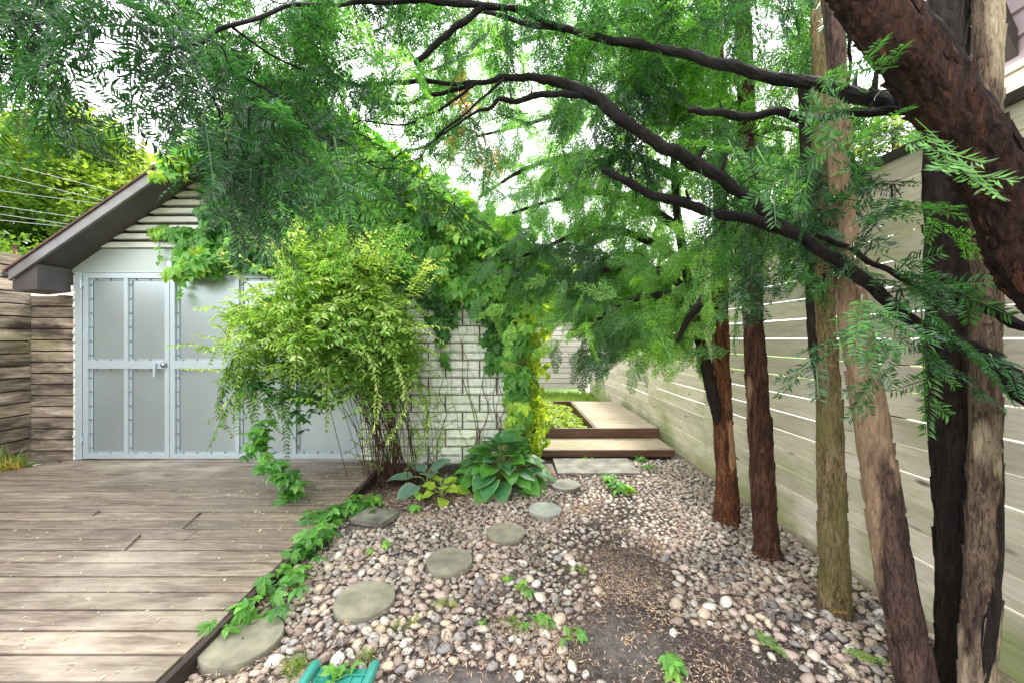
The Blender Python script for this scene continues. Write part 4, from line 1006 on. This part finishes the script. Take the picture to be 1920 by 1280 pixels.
# long whips outlined against the wall and doors
for pts in ([(560, 640, 3.8), (470, 640, 3.75), (400, 632, 3.7), (362, 628, 3.7)], [(560, 720, 3.8), (480, 700, 3.8), (400, 692, 3.8), (335, 690, 3.8)],
            [(640, 560, 3.7), (760, 600, 3.6), (830, 640, 3.6), (838, 655, 3.6)], [(690, 620, 3.6), (745, 680, 3.5), (760, 760, 3.5), (725, 830, 3.5)],
            [(640, 600, 3.6), (700, 680, 3.45), (705, 780, 3.45), (688, 830, 3.45)], [(560, 560, 3.8), (500, 470, 3.8), (460, 430, 3.85)], [(620, 520, 3.8), (600, 450, 3.8), (585, 405, 3.8)],
            [(700, 520, 3.8), (735, 460, 3.8), (750, 410, 3.85)], [(500, 560, 3.8), (440, 510, 3.8), (410, 470, 3.85)], [(640, 500, 3.8), (665, 440, 3.8), (660, 395, 3.8)], [(520, 760, 3.9), (450, 740, 3.9), (405, 770, 3.9)],
            [(760, 700, 3.9), (800, 760, 3.95), (790, 850, 4.0)], [(740, 620, 3.5), (800, 610, 3.5), (845, 615, 3.55)]):
    c = catmull([at(*p) for p in pts], 6); st.tube(c, np.linspace(.004, .0015, len(c)), 5); leafy(c, .05, .068, .72, .034)
for k in range(70):   # small basal shoots at the wall
    p = at(r.uniform(665, 830), r.uniform(740, 880), r.uniform(3.75, 4.3)); d = np.array([r.gauss(.1, .4), r.gauss(-.2, .3), .6]); e = catmull([p-d*.15, p, p+d*.2], 4); st.tube(e, .0015, 4); leafy(e, .2, .045, .45)
st.build('stems', M['stem'], shrub, smooth=True)
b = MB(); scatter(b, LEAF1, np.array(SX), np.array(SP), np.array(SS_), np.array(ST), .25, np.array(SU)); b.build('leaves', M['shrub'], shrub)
print('shrub leaves', len(SP))

# creeper strand that spills out of the shrub onto the deck
def creeper_patch(name, label, pts, n, spread, zlift, sc=(.7, 1.15), lo=.1, hi=.8, mat='creeper', stem=True, cat='creeper', group=None):
    c = catmull(pts, 6); t = thing(name, label, cat, (c[0][0], c[0][1], 0), group)
    if stem: m_ = MB(); m_.tube(c, .0025, 5); m_.build('stem', M['cream_stem'], t, smooth=True)
    k = rng.integers(0, len(c)-1, n); f = rng.random(n)[:, None]; P = c[k]*(1-f)+c[k+1]*f+rng.normal(0, spread, (n, 3))*np.array([1, 1, .35]); P[:, 2] += zlift+np.abs(rng.normal(0, .02, n))
    P[:, 2] = np.maximum(P[:, 2], .035)
    X = rng.normal(0, 1, (n, 3)); X[:, 2] = X[:, 2]*.3-.1; b = MB(); scatter(b, CRL, X, P, rng.uniform(*sc, n), np.clip(rng.normal((lo+hi)/2, .2, n), lo, hi), .4); b.build('leaves', M[mat], t); return t
creeper_patch('creeper_strand', 'creeper strand drooping from the shrub down onto the deck boards', [at(500, 780, 3.8), at(485, 840, 3.6), at(510, 880, 3.45), at(545, 900, 3.4), at(540, 935, 3.45)], 85, .04, 0, (.7, 1.2))
creeper_patch('creeper_strand', 'dark creeper stems hanging under the left side of the shrub', [at(470, 700, 3.9), at(520, 740, 3.9), at(600, 750, 3.9), at(560, 800, 3.9)], 70, .12, 0, (.6, 1.1), 0, .35)

EDGE = [((700, 945), (650, 960), (600, 985), 34, 'creeper clump spreading over the upper end of the deck edge'), ((600, 990), (585, 1020), (560, 1045), 26, 'creeper clump hiding the deck edge halfway along'),
        ((560, 1075), (545, 1090), (530, 1110), 12, 'creeper leaves on the pebbles below the deck edge clumps'), ((520, 1120), (490, 1140), (450, 1150), 10, 'small creeper shoot arching over the nearest stepping stone'),
        ((450, 1160), (435, 1175), (410, 1190), 6, 'lowest creeper shoot between deck edge and nearest stepping stone')]
for a_, b_, c_, n, lab in EDGE:
    pts = []
    for (px, py) in (a_, b_, c_): d = 1.45*F/(py-HY); pts.append(at(px, py, d))
    creeper_patch('creeper_clump', lab, pts, n, .055, .03, (.7, 1.0) if n < 15 else (.8, 1.25), .25, .75, group='creeper clumps along the deck edge')
SEED = [(790, 930, 5, 'creeper seedling under the small lime hosta', .7), (775, 955, 7, 'creeper seedling between stones and mulch near the deck corner', .9), (700, 940, 8, 'leafy creeper shoot at the front of the mulch patch', .9), (985, 925, 8, 'green weed at the foot of the large hosta, left side', .8), (955, 905, 6, 'pale leaved weed under the large hosta', .8),
        (715, 1028, 3, 'lone three-leaf seedling in the pebbles left of the stepping stones', .6), (955, 1085, 3, 'thin seedling just above the middle gravel sprout', .5), (985, 1108, 4, 'low creeper sprout in the middle of the gravel', .65), (1015, 1165, 5, 'fresh creeper sprout at the edge of the dark bare soil', .75), (1062, 1190, 4, 'creeper sprout nearest the centre of the bare soil', .75),
        (1262, 1262, 4, 'bright creeper sprout at the bottom photo edge', .9), (1165, 918, 14, 'bushy green weed in front of the large flagstone', 1.1), (1140, 898, 10, 'feathery green weed on the front edge of the flagstone', .9), (1215, 875, 9, 'weed at the right end of the flagstone', .6), (1100, 860, 9, 'small weed at the foot of the low timber step', .6), (1200, 860, 9, 'weed by the right part of the low timber step', .7), (1270, 835, 6, 'round-leaved weed where the low step meets the fence', .8), (900, 1165, 2, 'single upright green blade sprout in the gravel', .5)]
for px, py, n, lab, s in SEED:
    d = 1.47*F/(py-HY); p = at(px, py, d); t = thing('seedling', lab, 'seedling', (p[0], p[1], 0), 'small weeds and seedlings in the gravel')
    b = MB(); c0 = np.array([p[0], p[1], 0.]); Pn = []
    for k in range(n):
        e = c0+np.array([rng.normal(0, .045*s), rng.normal(0, .045*s), rng.uniform(.03, .08)*s+.01]); b.tube([c0, (c0+e)/2+[0, 0, .01], e], .0014, 4); Pn.append(e)
    b.build('stem', M['cream_stem'], t)
    Pn = np.array(Pn); X = rng.normal(0, 1, (n, 3)); X[:, 2] = -.1; b = MB(); scatter(b, CRL, X, Pn, rng.uniform(.6, .95, n)*s, rng.uniform(.4, .95, n), .3); b.build('leaves', M['creeper'], t)

# ------------------------------------------------------------------ hostas
def hosta_leaf(L, W, bend, cup, r):
    nu, nv = 9, 6; V = []; T = []
    for i in range(nu+1):
        u = i/nu; half = W/2*(math.sin(math.pi*min(1, u*1.02)**.62)**.8 if u < 1 else 0); half = max(half, .0008)
        for j in range(nv+1):
            v = -1+2*j/nv; x = L*u-(.06*L*(1-u)*v*v if u < .4 else 0)
            z = -bend*L*u*u+cup*abs(v)**1.5*half+.004*math.cos(v*math.pi*5)*(math.sin(math.pi*u))+.006*math.sin(u*9+r)*abs(v)
            V.append((x, v*half, z)); T.append(max(abs(v), u**4 if u > .8 else 0))
    f = [(i*(nv+1)+j, (i+1)*(nv+1)+j, (i+1)*(nv+1)+j+1, i*(nv+1)+j+1) for i in range(nu) for j in range(nv)]
    return np.array(V), np.array(f), np.array(T)
def hosta(name, label, pos, n, R0, L, mats, hgt, seed, lean=(0, 0)):
    t = thing(name, label, 'hosta', tuple(pos), 'hostas at the foot of the garage wall'); r = random.Random(seed); st = MB(); bs = [MB() for _ in mats]
    for k in range(n):
        f = (k+.5)/n; el = R(80-74*f**.8+r.uniform(-6, 6)); az = k*2.399+r.uniform(-.25, .25); l = L*r.uniform(.75, 1.1)*(.8+.25*f); s_len = R0*(.6+.5*f)*r.uniform(.85, 1.1)
        dirv = np.array([math.cos(az)*math.cos(el), math.sin(az)*math.cos(el), math.sin(el)]); base = np.array(pos, float)
        e = base+np.array([dirv[0]*s_len+lean[0]*f, dirv[1]*s_len+lean[1]*f, max(.05, hgt*(1-.75*f)*r.uniform(.85, 1.1))])
        m_ = base+np.array([dirv[0]*s_len*.35, dirv[1]*s_len*.35, (e[2]-base[2])*.8]); q = catmull([base, m_, e], 5); st.tube(q, .005, 5)
        outd = np.array([math.cos(az), math.sin(az), .62-.85*f]); outd /= np.linalg.norm(outd)
        v, ff, T = hosta_leaf(l, l*r.uniform(.76, .92), .15+.22*f, r.uniform(.1, .35), r.random()*6)
        Mx = frames(outd[None], roll=.18)[0]; bs[k % len(mats) if r.random() < .8 else 0].raw(v @ Mx.T+e, ff, T)
    st.build('stem', M['cream_stem'], t, smooth=True)
    for m_, mm in zip(bs, mats):
        if m_.v: m_.build('leaves', M[mm], t, smooth=True)
hosta('hosta', 'large hosta mound with broad ribbed blue-green and green leaves at the wall corner', (-.10, 4.12, 0), 84, .34, .25, ['hosta', 'hosta_g'], .40, 3)
hosta('hosta', 'small powder-blue hosta with pale margins, left of the large one', (-.85, 3.98, 0), 9, .20, .26, ['hosta_b'], .20, 5)
hosta('hosta', 'small lime-yellow hosta in front of the powder-blue one', (-.66, 3.72, 0), 12, .13, .16, ['hosta_y'], .16, 8)

# ------------------------------------------------------------------ bed in the passage, grass tufts
b = MB(); n = 3600; x = rng.uniform(.14, 1.12, n); yv = rng.uniform(5.56, 7.9, n)
h = .16+.30*np.clip(1-(x-.14)/.9, 0, 1)*rng.uniform(.3, 1, n)+.06*noise3(np.stack([x, yv, x*0], 1), 3)
P = np.stack([x, yv, h], 1); X = rng.normal(0, 1, (n, 3)); X[:, 2] *= .3
scatter(b, [leaflet(1., .8, .2, .2)], X, P, rng.uniform(.04, .075, n), np.clip(rng.normal(.55, .22, n), 0, 1), .35)
stuff(b.build('ground_cover', M['ground_cover']), 'bright yellow-green leafy ground cover filling the bed beside the walkway', 'ground cover')
def tuft_t(seed, n=26, L=.16):
    r = random.Random(seed); V = []; Fq = []
    for k in range(n):
        a = r.uniform(0, 6.28); e = r.uniform(.25, 1.1); l = L*r.uniform(.5, 1); d = np.array([math.cos(a)*math.sin(e), math.sin(a)*math.sin(e), math.cos(e)]); q = np.array([-math.sin(a), math.cos(a), 0])*.0025
        o = np.array([r.gauss(0, .012), r.gauss(0, .012), 0]); m_ = o+d*l*.6; tp_ = o+d*l+np.array([0, 0, -.25*l*math.sin(e)]); i = len(V)
        V += [o-q, o+q, m_+q, m_-q, tp_+q*.2, tp_-q*.2]; Fq += [(i, i+1, i+2, i+3), (i+3, i+2, i+4, i+5)]
    return np.array(V), np.array(Fq)
TUF = [tuft_t(i) for i in range(4)]
def tuft(label, x, y, n, spread, sc, lo, hi, z=0, cat='grass tuft', name='grass_tuft'):
    b = MB(); P = np.stack([rng.normal(x, spread, n), rng.normal(y, spread, n), np.full(n, z)], 1); a = rng.uniform(0, 6.28, n)
    X = np.stack([np.cos(a), np.sin(a), a*0], 1); scatter(b, TUF, X, P, rng.uniform(.7, 1.2, n)*sc, rng.uniform(lo, hi, n), 0)
    return tag(b.build(name, M['grass']), label, cat, 'grass tufts')
def gp(px, py): d = EYE*F/(py-HY); return at(px, py, d)[:2]
tuft('green and straw coloured grass clump in the far left deck corner', -5.62, 4.33, 9, .09, 2.3, 0, .45)
tuft('straw yellow dry grass blades lying at the left deck corner', -5.52, 4.28, 7, .09, 1.6, .85, 1, z=.05)
for px, py, n, sp, lab, lo, hi, sc_ in ((556, 1262, 8, .05, 'bright grass tuft left of the teal plastic tray', .1, .6, .55), (835, 1135, 6, .06, 'thin grass blades in pebbles right of the big stepping stone', .3, .85, .4), (745, 1180, 6, .08, 'sparse grass below the second stepping stone', .3, .9, .4), (960, 1165, 5, .06, 'wispy grass at the upper edge of the bare soil', .3, .9, .38), (1025, 1020, 3, .02, 'small grass tuft right of the olive stepping stones', .1, .5, .4), (1090, 1070, 5, .05, 'dry grass tuft in the brown needle litter', .4, .95, .4), (685, 1240, 5, .03, 'yellow-green grass sprouting at the tray rim', .1, .6, .45)):
    x, y = gp(px, py); tuft(lab, x, y, n, sp*.55, sc_, lo, hi)
b = MB(); n = 900; P = np.stack([rng.uniform(-.8, 2.1, n), rng.uniform(9.1, 10.9, n), np.zeros(n)], 1); a = rng.uniform(0, 6.28, n); scatter(b, TUF, np.stack([np.cos(a), np.sin(a), a*0], 1), P, rng.uniform(.6, 1., n), rng.uniform(0, .6, n), 0)
stuff(b.build('lawn_grass', M['grass']), 'strip of bright grass below the far passage fence', 'grass')

# stones in the deck corner
for i, (x, y, s, lab) in enumerate(((-5.42, 4.52, .06, 'flat grey stone against the left fence corner, topmost of three'), (-5.36, 4.42, .055, 'pale rounded stone, middle of three in the left fence corner'), (-5.28, 4.47, .075, 'largest pale stone near the door hinge post'))):
    o = bpy.data.objects.new('corner_stone', pm[i]); COL.objects.link(o); o.location = (x, y, .05); o.scale = (s, s*.8, s*.7); o.rotation_euler = (0, 0, i*1.1); tag(o, lab, 'stone', 'stones in the left fence corner')

# ------------------------------------------------------------------ litter
def strips(b, P, l0, l1, wd, t, flat=.12):
    n = len(P); a = rng.uniform(0, 2*math.pi, n); X = np.stack([np.cos(a), np.sin(a), rng.normal(0, flat, n)], 1)
    v = np.array([(-.5, -.5, 0), (0, -.6, .08), (.5, 0, 0), (0, .5, .08)]); L = rng.uniform(l0, l1, n)
    Mx = frames(X, roll=.3); Mx[:, :, 0] *= L[:, None]; Mx[:, :, 1] *= wd; Mx[:, :, 2] *= wd
    b.inst(v, [(0, 1, 2, 3)], Mx, P, t)
b = MB(); pts = []
while len(pts) < 66000:
    x, y = random.uniform(-1.42, 2.1), random.uniform(1.2, 4.6)
    s = soil_amount(x, y)
    bare = math.exp(-(((x-.55)/.26)**2+((y-1.9)/.26)**2)**2)+math.exp(-(((x+.2)/.35)**2+((y-1.68)/.15)**2)**2)
    if random.random() < (max(0, s)*1.1+.18)*(1-.93*min(1, bare)) and not (on_solid(x, y) and random.random() < .97): pts.append((x, y, gz(x, y)+random.uniform(0, .014)+(.02 if s < .35 else 0)))
P = np.array(pts); t = np.clip(.35+.7*noise3(P, 2.6, 9)+rng.normal(0, .28, len(P)), 0, 1); strips(b, P, .012, .048, .0042, t)
stuff(b.build('needle_litter', M['litter']), 'brown conifer needles, twigs and dry scraps scattered over the gravel', 'litter')
b = MB(); n = 1500; x = np.concatenate([rng.uniform(-5.4, -1.5, 800), rng.normal(-1.9, .4, 700)]); yv = np.concatenate([rng.uniform(1.3, 4.6, 800), rng.normal(3.9, .4, 700)]); k = (x < -1.49) & (yv < 4.6)
P = np.stack([x, yv, np.full(n, DZ+.004)], 1)[k]; strips(b, P, .008, .034, .009, rng.random(len(P)), .03)
stuff(b.build('fallen_petals', M['chips']), 'pale fallen petals and leaf scraps sprinkled over the deck boards', 'litter')
for p0, p1, lab in (((234, 1030), (263, 1002), 'dark twig on the deck, lowest of three'), ((342, 990), (376, 960), 'longest dark twig on the middle of the deck'), ((173, 966), (186, 957), 'shortest dark twig on the deck, farthest left')):
    def dp(px, py): return at(px, py, (EYE-DZ-.006)*F/(py-HY))
    a_, c_ = dp(*p0), dp(*p1); m_ = (a_+c_)/2+np.array([.012, -.01, .006]); q = catmull([a_, m_, c_], 5); b = MB(); b.tube(q, np.linspace(.003, .005, len(q)), 6, rough=.3); tag(b.build('twig', M['stem'], smooth=True), lab, 'twig', 'twigs lying on the deck')
# fallen cedar sprigs on the gravel
for px, py, lo, hi, lab in ((1405, 1190, .5, .8, 'fresh green fallen cedar sprig on needle litter'), (1572, 1235, .9, .97, 'yellow-green fallen sprig on the pebbles near the leaning trunk'), (1560, 1168, 1, 1, 'dry yellow fallen sprig below the mossy trunk')):
    x, y = gp(px, py); b = MB(); v, f = CED[1]; v = v*np.array([1, 1, .15]); a = rng.uniform(0, 6.28)
    b.inst(v, f, frames(np.array([[math.cos(a), math.sin(a), 0]]))*.75, np.array([[x, y, .045]]), np.array([rng.uniform(lo, hi)])); tag(b.build('cedar_sprig', M['cedar']), lab, 'sprig', 'fallen sprigs on the ground')
b = MB(); Pq = []
for px, py, n, sx, sy in ((1170, 1110, 420, .10, .06), (1240, 1150, 380, .08, .10), (1290, 1265, 420, .16, .07), (1185, 1200, 60, .03, .02), (960, 1190, 160, .10, .05), (1000, 1250, 260, .12, .05), (640, 1060, 50, .05, .04), (590, 1110, 50, .05, .04), (1300, 960, 120, .12, .1), (1500, 1090, 160, .1, .1), (1620, 1090, 220, .08, .12), (800, 930, 500, .35, .18), (740, 960, 300, .2, .12)):
    x, y = gp(px, py); q = np.stack([rng.normal(x, sx, n), rng.normal(y, sy, n)], 1)
    for a_, c_ in q: Pq.append((a_, c_, gz(a_, c_)+.008+.02*random.random()))
strips(b, np.array(Pq), .012, .035, .0045, np.clip(rng.normal(.80, .12, len(Pq)), .5, 1)); stuff(b.build('dry_needles', M['litter']), 'drifts of dry tan and orange needles on soil and mulch', 'litter')

# ------------------------------------------------------------------ teal plastic tray at the bottom edge
tx, ty = at(640, 1268, 1.70)[0], 1.615
t = thing('plastic_tray', 'teal plastic tray with lattice base and rounded side rims at the bottom edge', 'tray', (tx, ty, 0))
b = MB(); b.box((tx-.12, ty-.4, .03), (tx+.12, ty+.13, .042))
for q in np.arange(-.36, .13, .045): b.box((tx-.118, ty+q, .042), (tx+.118, ty+q+.006, .050))
for q in np.arange(-.10, .12, .048): b.box((tx+q-.003, ty-.39, .042), (tx+q+.003, ty+.125, .0495))
b.build('lattice_base', M['teal'], t)
for s in (-1, 1):
    b = MB(); b.tube(catmull([(tx+s*.132, ty-.4, .065), (tx+s*.132, ty-.1, .07), (tx+s*.132, ty+.10, .068), (tx+s*.13, ty+.135, .05)], 6), .021, 14); b.build('side_rim', M['teal'], t, smooth=True)
creeper_patch('seedling', 'creeper leaves lying across the teal plastic tray', [(tx-.06, ty+.04, .05), (tx, ty+.06, .06), (tx+.03, ty+.08, .06)], 6, .03, .01, (.5, .7), .5, .9, group='small weeds and seedlings in the gravel', cat='seedling')

# ------------------------------------------------------------------ beyond: trees, wires, neighbour
def clump_t(seed, n=24, rad=.45, size=.15):
    r = random.Random(seed); parts = []
    for k in range(n):
        d = np.array([r.gauss(0, 1), r.gauss(0, 1), r.gauss(0, .7)]); d = d/np.linalg.norm(d)*rad*r.random()**.4
        v, f = kite(size*r.uniform(.7, 1.3), size*.75, -.01); Mx = rot('z', r.uniform(0, 6.28)) @ rot('y', r.uniform(-.3, .9)) @ rot('x', r.gauss(0, .5)); parts.append((v @ Mx.T+d, f))
    return join(parts)
CLU = [clump_t(i) for i in range(5)]
def tree(label, base, h, lobes, n, seed, lo=0, hi=1, size=1., group='trees beyond the garden'):
    t = thing('leafy_tree', label, 'tree', tuple(base), group); r = random.Random(seed); base = np.array(base, float)
    top = base+np.array([r.uniform(-.4, .4), 0, h*.8]); c = catmull([base, base+[.1, 0, h*.3], top], 8); b = MB(); b.tube(c, np.linspace(h*.025, h*.007, len(c)), 12, rough=.2)
    for (x, y, z, rx, ry, rz_) in lobes:
        q = base+np.array([x, y, z]); i = min(len(c)-1, int(len(c)*min(.9, z/h*.8))); e = catmull([c[i], (c[i]+q)/2+[0, 0, .3], q], 6); b.tube(e, np.linspace(h*.010, h*.003, len(e)), 7)
    b.build('trunk', M['bark_mid'], t, smooth=True)
    P = []
    for (x, y, z, rx, ry, rz_) in lobes:
        m_ = int(n*rx*ry*rz_/sum(l[3]*l[4]*l[5] for l in lobes))+1
        d = rng.normal(0, 1, (m_, 3)); d /= np.linalg.norm(d, axis=1)[:, None]; rad = rng.random(m_)**.28; p = d*rad[:, None]*np.array([rx, ry, rz_])+base+[x, y, z]; P.append(p)
    P = np.vstack(P); nv = noise3(P, .55, seed); k = nv > -.30; P = P[k]; nv = nv[k]
    b = MB(); a = rng.uniform(0, 6.28, len(P)); tt = np.clip(.5+.9*nv+rng.normal(0, .12, len(P)), lo, hi)
    scatter(b, CLU, np.stack([np.cos(a), np.sin(a), a*0], 1), P, rng.uniform(.7, 1.3, len(P))*size, tt, .2); b.build('crown', M['tree'], t)
tree('big yellow-green tree rising behind the garage roof at the far left', (-15.5, 14, 0), 10.5, [(0, 0, 6.3, 3.2, 2.6, 2.6), (-2.5, 0, 5.4, 2.6, 2.2, 2.6), (2.6, 0, 5.2, 2.1, 2, 2.0), (.5, -.5, 7.9, 1.9, 1.6, 1.5), (-1.5, -1, 3.4, 3., 2, 1.8), (2.0, 0, 3.2, 2.4, 1.8, 1.8)], 4200, 3)
tree('rounded pale green tree just left of the garage ridge', (-10.6, 15, 0), 8.5, [(0, 0, 5.6, 2., 1.8, 1.7), (1.6, 0, 5.0, 1.6, 1.5, 1.5), (-1.6, 0, 4.6, 1.8, 1.5, 1.7)], 900, 5, .3)
tree('dark low bushy tree behind the left fence', (-10.5, 8.5, 0), 4.4, [(0, 0, 2.6, 2.2, 1.3, 1.3), (-2.2, 0, 2.9, 1.9, 1.2, 1.3), (2., 0, 2.3, 1.4, 1., 1.0)], 1100, 8, 0, .5, .6)
tree('sunlit tree above the far end of the passage', (.4, 14.2, 0), 6, [(0, 0, 3.4, 1.7, 1.2, 1.6), (-2., 0, 3.0, 1.6, 1.2, 1.5), (1.6, .5, 3.2, 1.3, 1.1, 1.2)], 800, 9, .4, 1, .7)
tree('light green tree beyond the right fence, seen between trunks', (7.4, 7.6, 0), 7.2, [(0, 0, 4.6, 1.8, 1.5, 1.4), (-1.8, .5, 4.0, 1.5, 1.3, 1.3), (1.5, 0, 4.0, 1.5, 1.3, 1.4)], 900, 11, .35, 1, .6)
W_ = [((0, 232), (285, 328), 1), ((90, 328), (215, 360), 0), ((0, 330), (205, 379), 0), ((0, 358), (200, 384), 0), ((0, 387), (165, 411), 0), ((0, 402), (150, 424), 0), ((0, 413), (148, 428), 0)]
WN = ['topmost dark overhead wire, in front of the big tree', 'short pale overhead wire nearest the roof edge, second from the top', 'third overhead wire from the top, pale', 'fourth overhead wire from the top', 'fifth overhead wire from the top', 'overhead wire second from the bottom', 'lowest overhead wire, just above the fence top']
for (a_, c_, dk), lab in zip(W_, WN):
    p0, p1 = at(*a_, 9.), at(*c_, 10.5); d = p1-p0; pts = [p0-d*2.2, p0-d, p0, p1, p1+d*1.0, p1+d*1.8]; 
    b = MB(); b.tube(catmull(pts, 6), .006 if not dk else .005, 5); tag(b.build('overhead_wire', M['wire_dark' if dk else 'wire']), lab, 'wire', 'overhead wires at the left')
# neighbour's house above the fence at the right edge
t = thing('neighbour_house', 'corner of a mauve sided house with cream and brown trim above the fence top', 'house', (5.0, 0, 0))
b = MB(); b.box((5.06, -5.0, -.1), (10.0, 4.15, 7.5)); b.build('wall', M['white_wall'], t)
b = MB(); z = 4.23
while z < 6.4:
    b.raw([(5.00, -5, z), (5.00, 4.2, z), (5.035, 4.2, z+.26), (5.035, -5, z+.26), (5.055, -5, z), (5.055, 4.2, z), (5.055, 4.2, z+.26), (5.055, -5, z+.26)], [(0,1,2,3),(4,5,1,0),(7,6,5,4),(1,5,6,2),(0,3,7,4),(3,2,6,7)]); z += .26
b.build('siding', M['mauve'], t)
b = MB(); b.box((4.96, -5, 4.15), (5.055, 4.22, 4.225)); b.box((4.99, -5, 3.86), (5.055, 4.2, 4.145)); b.build('cream_band', M['cream'], t, bevel=.004)
b = MB(); b.box((4.94, -5, 3.5), (5.055, 4.23, 3.855)); b.build('brown_band', M['brown_trim'], t, bevel=.004)
b = MB(); b.box((4.3, -5, 5.55), (10.2, 4.5, 5.7)); b.build('eave', M['soffit'], t)
b = MB(); b.prism([(4.42, 5.54), (4.58, 5.54), (5.0, 4.55), (5.0, 4.3)], 3.9, 4.02); b.build('bracket', M['soffit'], t)
